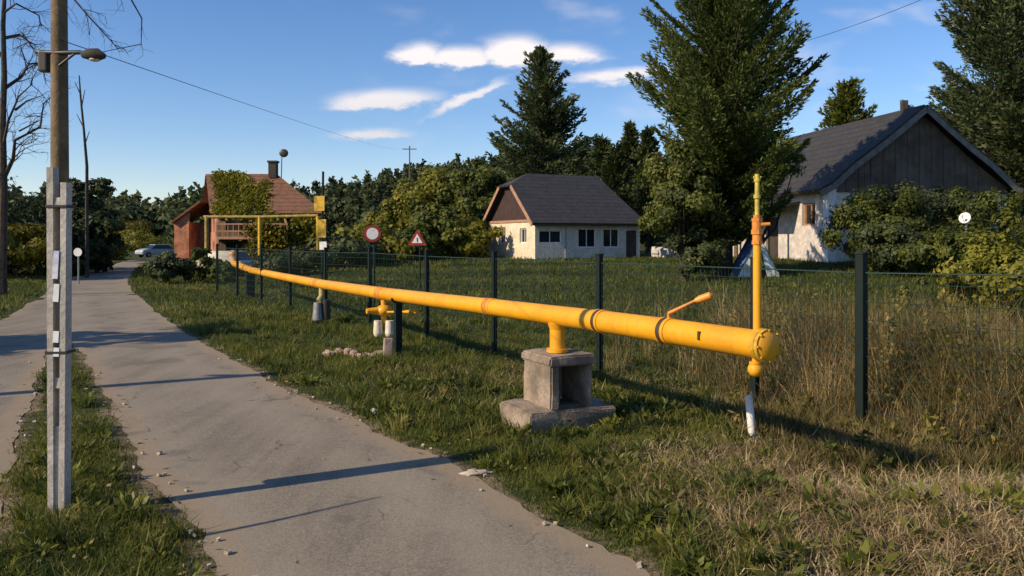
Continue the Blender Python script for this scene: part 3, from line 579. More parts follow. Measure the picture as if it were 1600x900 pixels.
broadleaf('round_bush', gp(266, 38), top_h(266, 394, 38), .95, 'dense dark round bush on the verge inside the bend', m='leaf_dark', cat='bush', n_cl=46, per=160, leaf=.16, seed=101, z0=0, trunk=False)
for i, (px, py, d, rx, lb) in enumerate(((312, 385, 40, .9, 'loose green bush between the round bush and the pipe end'), (345, 405, 37, .7, 'small green bush at the far end of the yellow pipe'), (440, 396, 44, 1.7, 'dark green bush below the vine covered house'), (480, 388, 46, 1.4, 'dark green bush left of the yellow sign plates'))):
    broadleaf('garden_bush', gp(px, d), top_h(px, py, d), rx, lb, m='leaf_mid' if i < 2 else 'leaf_dark', cat='bush', n_cl=30, per=120, leaf=.18, seed=103 + i, z0=0, trunk=False)
# bare tree at the left edge
t = thing('bare_tree', gp(4, 30), 'thin leafless tree with dark limbs at the left edge of the picture', 'tree'); rng = np.random.default_rng(4); mb = MB(); D_ = 30
mb.tube([gp(4, D_) - Vector((0, 0, .2))] + [at(x_, y_, D_) for x_, y_ in ((4, 400), (6, 300), (4, 200), (7, 120), (5, 40), (9, -40), (14, -130))], [.17, .15, .14, .12, .10, .085, .06, .02], 8)
def twigs(p, dr, L, r_, lv):
    q = p; pts = [tuple(p)]
    for i in range(3): dr = dr + rng.normal(0, .22, 3) * np.array([1, .6, 1]); dr /= np.linalg.norm(dr); q = q + dr * L / 3; pts.append(tuple(q))
    mb.tube(pts, [r_, r_ * .8, r_ * .6, r_ * .35], 5, False)
    if lv: 
        for i in range(3): a = rng.normal(0, .75, 3) * np.array([1, .6, 1]); nd = dr + a; nd /= np.linalg.norm(nd); twigs(np.array(pts[1 + i % 3]), nd, L * rng.uniform(.55, .8), r_ * .5, lv - 1)
for ln, r_ in ((((5, 140), (25, 118), (45, 100), (72, 86)), .08), (((5, 60), (25, 52), (45, 66), (66, 72)), .07), (((8, 275), (22, 248), (38, 222), (52, 196), (57, 158)), .085), (((5, 230), (20, 190), (27, 150), (44, 128)), .06), (((30, 205), (46, 190), (68, 188)), .04), (((24, 172), (44, 158), (70, 150)), .05),
        (((6, 20), (30, 8), (48, 18), (60, 40)), .05), (((9, -40), (70, -50), (128, 5), (150, 32), (164, 66)), .06), (((12, -90), (120, -60), (196, -10), (207, 20), (194, 55), (184, 98)), .05), (((4, 330), (-14, 270), (-30, 200)), .07), (((5, 90), (-20, 60), (-40, 0)), .07)):
    pts = [at(x_, y_, D_) + Vector((0, .35 * i * rng.uniform(-1, 1), 0)) if i else at(x_, y_, D_) for i, (x_, y_) in enumerate(ln)]
    mb.tube(pts, [r_ * (1 - .75 * i / (len(pts) - 1)) for i in range(len(pts))], 6, False)
    for i in range(1, len(pts)):
        dr = np.array((pts[i] - pts[i - 1]).normalized()); n_ = 3 if ln[0][0] < 20 and len(ln) < 6 else 1
        for j in range(n_): a = rng.normal(0, .6, 3); nd = dr + a; nd /= np.linalg.norm(nd); twigs(np.array(pts[i - 1].lerp(pts[i], rng.uniform(.3, 1))), nd, rng.uniform(.5, 1.0), r_ * .3, 2 if n_ == 3 else 1)
mb.build('trunk', M['bark'], t, smooth=True)
t = thing('dead_sapling', gp(136, 44), 'thin bare stem rising above the dark pointed bush', 'sapling'); mb = MB()
mb.tube([gp(136, 44), at(136, 260, 44), at(131, 200, 44), at(126, 150, 44), at(124, 118, 44)], [.1, .08, .06, .05, .03], 6)
for a_, b_ in (((131, 200), (120, 178)), ((128, 165), (133, 140)), ((127, 150), (117, 128)), ((133, 225), (140, 205))): mb.tube([at(*a_, 44), at(*b_, 44)], [.04, .015], 5)
mb.build('stem', M['bark'], t, smooth=True)
# out of view left: shade tree, plus pole and sapling added for shadows
t = thing('utility_pole', (-13.4, 8.0, gz(-13.4, 8.0)), 'unseen wooden pole added on the left to cast a shadow across the road', 'pole')  # pole added out of view, height set by the shadow it casts
mb = MB(); mb.tube([(-13.4, 8.0, -.3), (-13.35, 8.0, 6.6)], [.16, .12], 10); mb.build('shaft', M['wood'], t, smooth=True)
mb = MB(); mb.box((-13.35, 8.0, 6.2), (1.3, .1, .1)); mb.build('crossarm', M['wood'], t)
t = thing('sapling', (-4.62, 4.55, gz(-4.62, 4.55)), 'unseen bent sapling added on the left to cast a curved shadow on the road', 'sapling')  # bent stem added out of view, shaped for its curved shadow
mb = MB(); mb.tube([(-4.62, 4.55, -.1), (-4.6, 4.56, .6), (-4.55, 4.6, 1.2), (-4.52, 4.78, 1.8), (-4.5, 5.0, 2.3)], [.035, .032, .028, .022, .01], 8); mb.build('stem', M['bark'], t, smooth=True)
broadleaf('shade_tree', (-16.5, 13.6, gz(-16.5, 13.6)), 7.5, 1.7, 'leafy tree left of the picture whose shade crosses the road', n_cl=40, per=80, leaf=.35, seed=120, z0=.3)

# wooded hillside
rng = np.random.default_rng(77)
k = 3300; ang = rng.uniform(-.72, .70, k); dist = rng.uniform(150, 345, k); hx = np.sin(ang) * dist; hy = np.cos(ang) * dist
ok = (dist > 165) | (rng.uniform(0, 1, k) < .5); ok &= ~((ang < -.40) & (ang > -.5) & (dist < 190)); hx, hy = hx[ok], hy[ok]; hz = terr(hx, hy); k = len(hx)
per = 120; rr = rng.uniform(2.6, 4.6, k); hh = rng.uniform(6, 9.5, k); ci = np.repeat(np.arange(k), per)
dv = norm(rng.normal(0, 1, (k * per, 3))); sh = rng.uniform(.55, 1.05, k * per)
con = (rng.uniform(0, 1, k) < .3)[ci]; tz = rng.uniform(0, 1, k * per)
c = np.stack([hx[ci] + dv[:, 0] * rr[ci] * sh * np.where(con, (1 - tz) * .8, 1), hy[ci] + dv[:, 1] * rr[ci] * sh * np.where(con, (1 - tz) * .8, 1), hz[ci] + np.where(con, tz * hh[ci] * 1.25, hh[ci] * .5 + dv[:, 2] * hh[ci] * .5 * sh)], 1)
nr = norm(dv + rng.normal(0, .35, dv.shape) + np.array([0, 0, .3])); ax = norm(np.cross(nr, rng.normal(0, 1, dv.shape)))
tag(npmesh('forest', leaf_geo(c, ax, 1.35 * rng.uniform(.6, 1.2, len(c)), 1.0, rng, nr), quads(len(c)), M['leaf_hill'], tint=np.repeat(np.clip(np.repeat(rng.normal(.48, .2, k), per) + rng.normal(0, .14, len(c)), 0, 1), 4)), 'dark wood covering the far hillside', 'forest', kind='stuff')

# ------------------------------------------------------------------ houses
class Frame:
    def __init__(s, org, df, dg): s.o = Vector(org); s.f = Vector((df[0], df[1], 0)).normalized(); s.g = Vector((dg[0], dg[1], 0)).normalized()
    def __call__(s, a, b, z): return s.o + s.f * a + s.g * b + Vector((0, 0, z))
def wall(mb, Pt, L, z0, z1, ops):    # a wall skin with real openings; Pt(s, inward depth, z)
    ss = sorted({0, L, *[q for o in ops for q in (o[0], o[1])]}); zs = sorted({z0, z1, *[q for o in ops for q in (o[2], o[3])]})
    for i in range(len(ss) - 1):
        for j in range(len(zs) - 1):
            cs_, cz = (ss[i] + ss[i + 1]) / 2, (zs[j] + zs[j + 1]) / 2
            if any(o[0] < cs_ < o[1] and o[2] < cz < o[3] for o in ops): continue
            mb.add([Pt(ss[i], 0, zs[j]), Pt(ss[i + 1], 0, zs[j]), Pt(ss[i + 1], 0, zs[j + 1]), Pt(ss[i], 0, zs[j + 1])], [(0, 1, 2, 3)])
    for a, b, c, d in ops:
        q = [(a, c), (b, c), (b, d), (a, d)]
        for i in range(4):
            p, r_ = q[i], q[(i + 1) % 4]; mb.add([Pt(p[0], 0, p[1]), Pt(r_[0], 0, r_[1]), Pt(r_[0], .22, r_[1]), Pt(p[0], .22, p[1])], [(0, 1, 2, 3)])
def bar(mb, a, b, w, h):
    a, b = Vector(a), Vector(b); t = (b - a).normalized(); sd = t.cross(Vector((0, 0, 1)))
    sd = sd.normalized() if sd.length > 1e-4 else Vector((1, 0, 0)); up = sd.cross(t)
    q = [p + sd * i * w / 2 + up * j * h / 2 for p in (a, b) for i, j in ((-1, -1), (1, -1), (1, 1), (-1, 1))]
    mb.add(q, [(0, 1, 2, 3), (7, 6, 5, 4), (0, 4, 5, 1), (1, 5, 6, 2), (2, 6, 7, 3), (3, 7, 4, 0)])
def window(Pt, o, parent, fm, mull=1, name='window'):
    a, b, c, d = o; mb = MB(); w = .09
    for p, q in (((a, c + w / 2), (b, c + w / 2)), ((a, d - w / 2), (b, d - w / 2)), ((a + w / 2, c + w), (a + w / 2, d - w)), ((b - w / 2, c + w), (b - w / 2, d - w))): bar(mb, Pt(p[0], .16, p[1]), Pt(q[0], .16, q[1]), w, w)
    for i in range(mull): s_ = a + (b - a) * (i + 1) / (mull + 1); bar(mb, Pt(s_, .165, c + w), Pt(s_, .165, d - w), .06, .06)
    f = mb.build(name, fm, parent)
    MB().add([Pt(a, .2, c), Pt(b, .2, c), Pt(b, .2, d), Pt(a, .2, d)], [(0, 1, 2, 3)]).build('pane' if name == 'window' else 'leaf', M['glass'] if name == 'window' else M['dark_wood'], f)
    return f

# --- white house with the slate roof
fr = Frame(((836 - HX) / F * 60, 60, 0), (.907, .42), (-.42, .907)); z0 = gz(fr.o.x, fr.o.y) - .1; fr.o.z = z0
L_, W_, ev, rg = 9.4, 9.0, 3.05, 7.0
wh = thing('white_house', fr.o, 'small white house with a dark slate roof and a cream gable end', 'house')
fo = [(.35, 2.3, 1.35, 2.35), (3.75, 5.35, 1.0, 2.5), (6.0, 7.5, 1.0, 2.5)]; PF = lambda s_, dp, z: fr(s_, dp, z)
mb = MB(); wall(mb, PF, L_, 0, ev, fo); mb.build('facade_wall', M['plaster_grey'], wh)
go = [(1.5, 2.7, 1.35, 2.5), (5.4, 6.7, 1.3, 2.65), (5.5, 6.6, 0.0, 1.0)][:2] ; PG = lambda s_, dp, z: fr(dp, s_, z)
mb = MB(); wall(mb, PG, W_, 0, ev, go)
mb.add([PF(L_, 0, 0), fr(L_, W_, 0), fr(L_, W_, ev), PF(L_, 0, ev)], [(0, 1, 2, 3)]); mb.add([fr(0, W_, 0), fr(L_, W_, 0), fr(L_, W_, ev), fr(0, W_, ev)], [(0, 1, 2, 3)])
mb.build('gable_wall', M['plaster'], wh)
for o in fo: window(PF, o, wh, M['white'])
for o in go: window(PG, o, wh, M['white'])
mb = MB(); mb.box(fr(7.5 + 1.05, -.03, 1.2), (.9, .12, 2.3), Matrix.Rotation(math.atan2(.42, .907), 3, 'Z'), .01); mb.build('door', M['dark_wood'], wh)
ov = .45; zt = rg - 1.0; hw = W_ * .5 * (rg - zt) / (rg - ev)                      # half-hipped left end
A, B_ = fr(-ov, -ov, ev - .15), fr(L_ + ov, -ov, ev - .15); C_, D_ = fr(L_ + ov, W_ + ov, ev - .15), fr(-ov, W_ + ov, ev - .15)
R1, R2 = fr(1.5, W_ / 2, rg), fr(L_ - 1.3, W_ / 2, rg); T1, T2 = fr(-ov, W_ / 2 - hw, zt), fr(-ov, W_ / 2 + hw, zt)
mb = MB(); mb.slab([A, B_, R2, R1, T1], .16); mb.slab([D_, T2, R1, R2, C_], .16); mb.slab([B_, C_, R2], .16); mb.slab([T1, R1, T2], .16); mb.build('roof', M['slate'], wh)
mb = MB(); mb.add([fr(.03, 0, ev), fr(.03, W_, ev), fr(.03, W_ / 2 + hw, zt - .1), fr(.03, W_ / 2 - hw, zt - .1)], [(0, 1, 2, 3)]); mb.build('gable_boards', M['rust_wood'], wh)
mb = MB(); dn = Vector((0, 0, -.16))
bar(mb, A + dn - fr.f * .04, T1 + dn - fr.f * .04, .06, .30); bar(mb, D_ + dn - fr.f * .04, T2 + dn - fr.f * .04, .06, .30); bar(mb, fr(-.02, -.1, ev + .02), fr(-.02, W_ + .1, ev + .02), .1, .2)
mb.build('bargeboard', M['pinkwood'], wh)
mb = MB(); bar(mb, fr(-ov, -ov - .06, ev - .3), fr(L_ + ov, -ov - .06, ev - .3), .14, .12); mb.build('gutter', M['dark_metal'], wh)
mb = MB(); bar(mb, fr(2.6, -.04, .1), fr(2.6, -.04, ev - .25), .08, .08); mb.build('downpipe', M['grey_metal'], wh)
# low rubble wall right of it
mb = MB(); rs = np.random.default_rng(3)
for i in range(46):
    t_ = rs.uniform(0, 1); p = fr(L_ + .9 + 3.2 * t_, -.8 + rs.uniform(-.35, .35), rs.uniform(.1, .95 - .4 * t_)); mb.box(p, rs.uniform(.3, .65, 3), Matrix.Rotation(rs.uniform(0, 3), 3, 'Z') @ Matrix.Rotation(rs.uniform(-.4, .4), 3, 'X'), .05)
tag(mb.build('rubble_heap', M['plaster_white'], loc=fr(L_ + 2, -.8, 0)), 'pale heap of rubble at the right end of the white house', 'rubble')

# --- big house with the grey gable
ax_ = Vector((19.4, 38.0)); gd = Vector((.987, .163)); rdn = Vector((-.163, .987)); HW = 4.75
gl = ax_ - gd * HW; zb = gz(gl.x, gl.y) - .1; fr = Frame((gl.x, gl.y, zb), gd, rdn)
ez = 4.65 - zb; az = 8.37 - zb; LB = 11.5
bh = thing('gabled_house', fr.o, 'big house with a dark wooden gable and a slate roof on the right', 'house')
PS = lambda s_, dp, z: fr(dp, s_, z)                                        # left side wall
so = [(1.0, 2.2, 1.85, 2.95), (4.6, 6.0, 0.0, 2.35), (8.0, 9.0, 1.3, 2.4)]
mb = MB(); wall(mb, PS, LB, 0, ez, so); mb.build('side_wall', M['plaster_white'], bh)
window(PS, so[0], bh, M['pinkwood']); window(PS, so[2], bh, M['white']); window(PS, so[1], bh, M['dark_wood'], 0, 'door')
mb = MB(); wl = fr(0, 0, 0); mb.add([fr(0, 0, 0), fr(2 * HW, 0, 0), fr(2 * HW, 0, ez), fr(0, 0, ez)], [(0, 1, 2, 3)]); mb.add([fr(2 * HW, 0, 0), fr(2 * HW, LB, 0), fr(2 * HW, LB, ez), fr(2 * HW, 0, ez)], [(0, 1, 2, 3)])
mb.add([fr(0, LB, 0), fr(2 * HW, LB, 0), fr(2 * HW, LB, ez), fr(HW, LB, az), fr(0, LB, ez)], [(0, 1, 2, 3, 4)]); mb.build('end_wall', M['plaster_grey'], bh)
mb = MB(); k = 30
for i in range(k):
    a = 2 * HW * i / k; b = 2 * HW * (i + 1) / k - .02; h_ = lambda s_: ez + (az - ez - .1) * (1 - abs(s_ - HW) / HW) ** 1.12
    mb.slab([fr(a, -.06 - .012 * (i % 2), ez - .3), fr(b, -.06 - .012 * (i % 2), ez - .3), fr(b, -.06 - .012 * (i % 2), max(ez - .2, h_(b))), fr(a, -.06 - .012 * (i % 2), max(ez - .2, h_(a)))], .04)
mb.build('gable_boards', M['grey_boards'], bh)
# corner pilaster, bright
mb = MB(); mb.box(fr(.12, -.05, ez / 2), (.42, .42, ez - .1), Matrix.Rotation(math.atan2(gd.y, gd.x), 3, 'Z'), .02); mb.build('corner_pillar', M['white'], bh)
# roof with a bell-cast curve at the eaves
prof = [(0, az), (.25, az - .95), (.5, az - 1.85), (.75, az - 2.68), (1, ez + .02), (1.14, ez - .32)]
mb = MB()
for sg in (-1, 1):
    for i in range(len(prof) - 1):
        (p, za), (q, zb_) = prof[i], prof[i + 1]; a = HW + sg * p * HW; b = HW + sg * q * HW
        o = [fr(a, -.55, za), fr(b, -.55, zb_), fr(b, LB + .5, zb_), fr(a, LB + .5, za)]; mb.slab(o if sg < 0 else o[::-1], .15)
mb.build('roof', M['brown_roof'], bh)
mb = MB()
for sg in (-1, 1):
    for i in range(len(prof) - 1):
        (p, za), (q, zb_) = prof[i], prof[i + 1]; bar(mb, fr(HW + sg * p * HW, -.59, za - .1), fr(HW + sg * q * HW, -.59, zb_ - .1), .06, .26)
mb.build('bargeboard', mat('grey_bargeboard', (.15, .14, .125), .8, .3, 3), bh)
mb = MB(); mb.box(fr(HW + .1, 1.2, az + .25), (.28, .28, .7), None, .02); mb.build('chimney', M['dark_wood'], bh)
mb = MB(); e0 = fr(-1.9, 2.4, 2.62); mb.slab([fr(-1.9, 2.4, 2.75), fr(-.02, 2.4, 3.05), fr(-.02, LB + .6, 3.05), fr(-1.9, LB + .6, 2.75)], .12)
mb.build('lean_to_roof', M['slate'], bh)
for s_ in (3.0, 7.0, 11.0): mb = MB(); bar(mb, fr(-1.75, s_, 0), fr(-1.75, s_, 2.62), .14, .14); mb.build('lean_to_post', M['dark_wood'], bh)
# dish in the hedge
p = at(1508, 341, 29); t = thing('satellite_dish', gp(1508, 29), 'small white dish on a mast among the shrubs by the grey gable', 'dish')
mb = MB(); pts = []; ax3 = Vector((-.75, -.6, .25)).normalized()
sa = ax3.cross(Vector((0, 0, 1))).normalized(); sb = sa.cross(ax3); rings = []
vs_ = [p]; fs = []
for i in range(1, 6):
    for j in range(20): a = j * math.pi / 10; r_ = .21 * i / 5; vs_.append(p + (sa * math.cos(a) + sb * math.sin(a)) * r_ + ax3 * (r_ * r_ * .9))
for j in range(20): fs.append((0, 1 + j, 1 + (j + 1) % 20))
for i in range(4):
    for j in range(20): fs.append((1 + i * 20 + j, 1 + (i + 1) * 20 + j, 1 + (i + 1) * 20 + (j + 1) % 20, 1 + i * 20 + (j + 1) % 20))
mb.add(vs_, fs); o = mb.build('dish', M['white'], t, smooth=True); sm = o.modifiers.new('solid', 'SOLIDIFY'); sm.thickness = .02
mb = MB(); mb.tube([ORG[t.name] - Vector((0, 0, .2)), p - ax3 * .08], .03, 8); mb.build('mast', M['grey_metal'], t)
mb = MB(); mb.tube([p - sb * .19 + ax3 * .03, p + ax3 * .28], .012, 6); mb.box(p + ax3 * .30, (.08, .08, .08), None, .01); mb.build('receiver_arm', M['white'], t)
# blue and white play tent
b0 = gp(1182, 31); t = thing('play_tent', b0, 'small blue and white cloth tent behind the yellow riser pipe', 'tent')
mb = MB(); apex = [b0 + Vector((-.05, -.45, 1.62)), b0 + Vector((-.05, .8, 1.62))]
for sg, mm_, nm in ((-1, 'blue', 'left_cloth'), (1, 'tealwhite', 'right_cloth')):
    mb = MB(); rows = [(0, 1.62), (.22 * sg, 1.2), (.48 * sg, .72), (.74 * sg, .25), (.85 * sg, 0)]; vs_ = []
    for j, yv in enumerate(np.linspace(-.45, .8, 6)):
        for xv, zv in rows: vs_.append(b0 + Vector((xv - .05 + .02 * math.sin(j * 2 + zv * 5), yv, zv)))
    mb.add(vs_, [(j * 5 + i, j * 5 + i + 1, (j + 1) * 5 + i + 1, (j + 1) * 5 + i) for j in range(5) for i in range(4)]); o = mb.build('tent_cloth', M[mm_], t, smooth=True); o.modifiers.new('solid', 'SOLIDIFY').thickness = .02
mb = MB(); y1 = -.44
mb.slab([b0 + Vector((.78, y1, .03)), b0 + Vector((-.05, y1, 1.56)), b0 + Vector((.28, y1, .03))], .015); mb.slab([b0 + Vector((-.38, y1, .03)), b0 + Vector((-.05, y1, 1.56)), b0 + Vector((-.88, y1, .03))], .015); mb.build('door_flap', M['tealwhite'], t)
for yv in (-.46, .81): mb = MB(); mb.tube([b0 + Vector((-.92, yv, 0)), b0 + Vector((.02, yv, 1.75))], .015, 6); mb.tube([b0 + Vector((.82, yv, 0)), b0 + Vector((-.12, yv, 1.75))], .015, 6); mb.build('pole_frame', M['dark_wood'], t)

# --- red tiled house on the left
fr = Frame(((338 - HX) / F * 58, 58, 0), (.97, .10), (-.34, .94)); fr.g = Vector((-.10 - .33, .93, 0)).normalized(); fr.f = Vector((.985, -.02, 0)).normalized()
fr.o.z = gz(fr.o.x, fr.o.y) - .1; L_, W_, ev, rg = 7.3, 7.6, 4.25, 7.2
rh = thing('red_tiled_house', fr.o, 'old salmon house with a red tiled roof overgrown with vines', 'house')
PF = lambda s_, dp, z: fr(s_, dp, z); PG = lambda s_, dp, z: fr(dp, s_, z)
fo = [(.7, 1.9, 2.75, 3.85), (3.0, 4.2, 2.75, 3.85), (.7, 1.9, .9, 2.0), (5.2, 6.3, 2.75, 3.85), (3.0, 4.0, 0, 2.05)]
mb = MB(); wall(mb, PF, L_, 0, ev, fo); mb.build('facade_wall', M['brown_wall'], rh); mb = MB(); go = [(1.6, 2.8, 2.7, 3.9), (4.6, 5.8, 2.7, 3.9), (1.6, 2.8, .9, 2.0)]; wall(mb, PG, W_, 0, ev, go)
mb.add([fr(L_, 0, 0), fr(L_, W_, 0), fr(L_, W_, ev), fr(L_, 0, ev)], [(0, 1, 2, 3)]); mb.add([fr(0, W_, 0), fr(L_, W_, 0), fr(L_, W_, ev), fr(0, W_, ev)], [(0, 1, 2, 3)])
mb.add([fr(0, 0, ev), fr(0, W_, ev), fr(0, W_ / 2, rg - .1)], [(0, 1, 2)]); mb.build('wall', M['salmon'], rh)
for o in fo[:4]: window(PF, o, rh, M['dark_wood'])
window(PF, fo[4], rh, M['dark_wood'], 0, 'door')
for o in go: window(PG, o, rh, M['dark_wood'])
A, B_, C_, D_ = fr(-.5, -.5, ev - .2), fr(L_ + .6, -.5, ev - .2), fr(L_ + .6, W_ + .5, ev - .2), fr(-.5, W_ + .5, ev - .2); R1, R2 = fr(-.5, W_ / 2, rg), fr(L_ - 2.3, W_ / 2, rg)
mb = MB(); mb.slab([A, B_, R2, R1], .18); mb.slab([D_, R1, R2, C_], .18); mb.slab([B_, C_, R2], .18); mb.build('roof', M['tile'], rh)
mb = MB(); mb.box(fr(L_ - 2.6, W_ / 2 - .3, rg + .25), (.6, .6, 1.2), None, .02); mb.box(fr(L_ - 2.6, W_ / 2 - .3, rg + .9), (.75, .75, .14), None, .01); mb.build('chimney', M['dark_wood'], rh)
mb = MB(); mb.slab([fr(-.1, -1.5, 2.35), fr(5.0, -1.5, 2.35), fr(5.0, -.02, 2.35), fr(-.1, -.02, 2.35)], .18)
for z in (2.75, 3.25): bar(mb, fr(-.1, -1.46, z), fr(5.0, -1.46, z), .08, .10)
for s_ in np.linspace(-.05, 4.95, 14): bar(mb, fr(s_, -1.46, 2.35), fr(s_, -1.46, 3.22), .05, .05)
for s_ in (0, 2.5, 4.9): bar(mb, fr(s_, -1.42, 0), fr(s_, -1.42, 2.17), .16, .16)
for s_ in (0, 4.9): bar(mb, fr(s_, -1.40, 3.3), fr(s_, -.52, ev - .45), .12, .12)
mb.build('balcony', M['pinkwood'], rh)
t = thing('roof_antenna', fr(L_ - 1.9, W_ / 2 + .2, rg - .5), 'thin antenna with a small dark dish above the red tiled roof', 'antenna'); q = ORG[t.name]
mb = MB(); mb.tube([q, q + Vector((.05, 0, 2.2))], .035, 6); mb.build('mast', M['dark_metal'], t)
mb = MB(); mb.sphere(q + Vector((.22, -.1, 2.1)), .36, (1, .28, .9), 14); mb.build('dish', M['dark_metal'], t, smooth=True)
def vine(name, label, fn, n_, seed, m, leaf):           # climbing leaves hugging a surface; fn(rng, n) -> points
    rng = np.random.default_rng(seed); c = fn(rng, n_); ax = norm(rng.normal(0, 1, c.shape) + np.array([0, -.5, -.4])); L = leaf * rng.uniform(.6, 1.3, len(c)); org = Vector(c.mean(0))
    tag(npmesh(name, leaf_geo(c, ax, L, L * .75, rng), quads(len(c)), M[m], loc=org, tint=np.repeat(np.clip(.5 + .3 * fbm(c[:, 0], c[:, 2] * 1.5, .8) + rng.normal(0, .14, len(c)), 0, 1), 4)), label, 'vine')
def roofpts(s0, s1, t0, t1):
    def fn(rng, n_):
        cl = rng.uniform(0, 1, (n_ // 34, 2)); cl = cl[(np.sin(cl[:, 0] * 9 + 1) * np.cos(cl[:, 1] * 7 + cl[:, 0] * 5) + 1.1 - 1.5 * np.maximum(cl[:, 0] - .55 + .25 * np.sin(cl[:, 1] * 9), 0)) > rng.uniform(.2, 1.0, len(cl))]; i = rng.integers(0, len(cl), n_); s_ = np.maximum(s0 + (s1 - s0) * cl[i, 0] + rng.normal(0, .20, n_), -.45); q = t0 + (t1 - t0) * cl[i, 1] + rng.normal(0, .06, n_) - rng.exponential(.05, n_)
        return np.array([tuple(fr(a, -.5 + b * (W_ / 2 + .5), ev - .2 + b * (rg - ev + .2) + .05 + abs(e) * .09)) for a, b, e in zip(s_, np.clip(q, -.16, 1), rng.normal(0, 1, n_))])
    return fn
def wallpts(s0, s1, z0_, z1_, dep):
    def fn(rng, n_):
        cl = rng.uniform(0, 1, (n_ // 60, 2)); i = rng.integers(0, len(cl), n_); s_ = s0 + (s1 - s0) * cl[i, 0] + rng.normal(0, .25, n_); z = z0_ + (z1_ - z0_) * cl[i, 1] + rng.normal(0, .22, n_)
        return np.array([tuple(fr(a, -dep - abs(e) * .3, max(.05, b))) for a, b, e in zip(s_, z, rng.normal(0, 1, n_))])
    return fn
vine('climbing_vine', 'yellow green vine spread over the left half of the red tiled roof', roofpts(.0, 4.1, .0, 1.0), 8000, 1, 'leaf_lime', .22)
vine('climbing_vine', 'yellow vine hanging down the middle of the balcony', wallpts(2.2, 4.6, .5, 3.3, 1.5), 3000, 2, 'leaf_yellow', .24)
vine('climbing_vine', 'vine covering the right part of the salmon house front', wallpts(4.2, 7.4, .8, 3.7, .6), 5200, 3, 'leaf_lime', .26)
# outbuilding left of the red house: tall salmon pier with a tiled cap
fo_ = Frame(((284 - HX) / F * 62, 62, gz((284 - HX) / F * 62, 62) - .1), (1, 0), (0, 1)); t = thing('salmon_annex', fo_.o, 'narrow salmon annex with a sloping roof left of the red tiled house', 'annex')
mb = MB(); mb.box(fo_(0, 1.5, 1.75), (1.15, 3, 3.5), None, .02); mb.build('wall', M['salmon'], t)
mb = MB(); mb.slab([fo_(-.75, -.3, 3.55), fo_(1.5, -.3, 5.2), fo_(1.5, 3.3, 5.2), fo_(-.75, 3.3, 3.55)][::1], .16); mb.build('roof', M['tile'], t)
mb = MB(); mb.slab([fo_(-.55, -.03, 3.45), fo_(.6, -.03, 3.45), fo_(.6, -.03, 4.3)], .1); mb.build('gable_board', M['pinkwood'], t)

# ------------------------------------------------------------------ gas pipe
PIP = [(1183, 538, 6.46), (1043, 517, 7.45), (940, 502, 8.5), (770, 480, 11.1), (668, 467.5, 13.2), (597, 458.5, 15.2), (503, 444, 20.2), (440, 432, 25.0), (392, 422, 29.2), (366, 411.5, 31.3)]
pp = [at(*q) for q in PIP]; PR = .117
gpz = thing('gas_pipe', (pp[2].x, pp[2].y, gz(pp[2].x, pp[2].y)), 'long yellow gas pipe with an upright riser running along the verge', 'pipe')
mb = MB(); dir0 = (pp[0] - pp[1]).normalized(); mb.tube([pp[0] + dir0 * .15] + [pp[0] + dir0 * .13] + pp, [PR * .72, PR * .97] + [PR] * len(pp), 28); mb.build('pipe_run', M['yellow'], gpz, smooth=True)
def on(px):                                             # point of the pipe axis under a photo column
    for (a, pa), (b, pb) in zip(zip(PIP, pp), zip(PIP[1:], pp[1:])):
        if b[0] <= px <= a[0]:
            lo, hi = 0.0, 1.0
            for _ in range(30):
                md = (lo + hi) / 2; q = pa.lerp(pb, md)
                if HX + F * q.x / q.y > px: lo = md
                else: hi = md
            return pa.lerp(pb, lo), (pb - pa).normalized()
for px, w in ((1043, .024), (940, .026), (768, .07), (597, .10), (497, .12)):
    c, d = on(px); mb = MB(); mb.tube([c - d * w, c + d * w], PR + .006, 28); o = mb.build('strap', M['band'] if px > 800 else M['orange'], gpz, smooth=True)
    mb = MB(); 
    for sg in (-1, 1): mb.tube([c + d * sg * (w + .025) - d * .02, c + d * sg * (w + .025) + d * .02], PR + .010, 28)
    mb.build('weld_collar', M['yellow'], gpz, smooth=True)
c, d = on(1108); tocam = (Vector((0, 0, EYE)) - c).normalized(); tocam = (tocam - d * tocam.dot(d)).normalized()
mb = MB(); mb.box(c + tocam * PR, (.03, .02, .075), Matrix.Rotation(math.atan2(d.y, d.x) , 3, 'Z'), .004); mb.build('vent_slot', M['band'], gpz)
# riser
r0 = pp[0] + Vector((0, 0, PR * .6)); zf = lambda py: EYE + (HY - py) / F * pp[0].y
mb = MB(); mb.tube([r0, Vector((r0.x, r0.y, zf(378)))], .033, 18); mb.build('riser', M['yellow'], gpz, smooth=True)
mb = MB(); q = Vector((r0.x, r0.y, 0))
for z_a, z_b, rr_ in ((382, 376, .044), (376, 366, .038), (366, 359, .049), (359, 346, .041), (346, 341, .046), (341, 336, .032)): mb.tube([q + Vector((0, 0, zf(z_a))), q + Vector((0, 0, zf(z_b)))], rr_, 8 if rr_ > .0435 else 18)
mb.tube([q + Vector((-.02, 0, zf(352))), q + Vector((.09, -.05, zf(350)))], [.022, .014], 10); mb.build('valve_body', M['orange'], gpz, smooth=True)
mb = MB(); mb.tube([q + Vector((0, 0, zf(336))), q + Vector((0, 0, zf(272)))], .019, 14); mb.tube([q + Vector((0, 0, zf(310))), q + Vector((0, 0, zf(304)))], .029, 14); mb.tube([q + Vector((0, 0, zf(284))), q + Vector((0, 0, zf(279)))], .026, 14)
mb.tube([q + Vector((-.03, 0, zf(277))), q + Vector((.03, 0, zf(277)))], .012, 8); mb.build('vent_tip', mat('faded_yellow', (.52, .40, .05), .55, .25, 12), gpz, smooth=True)
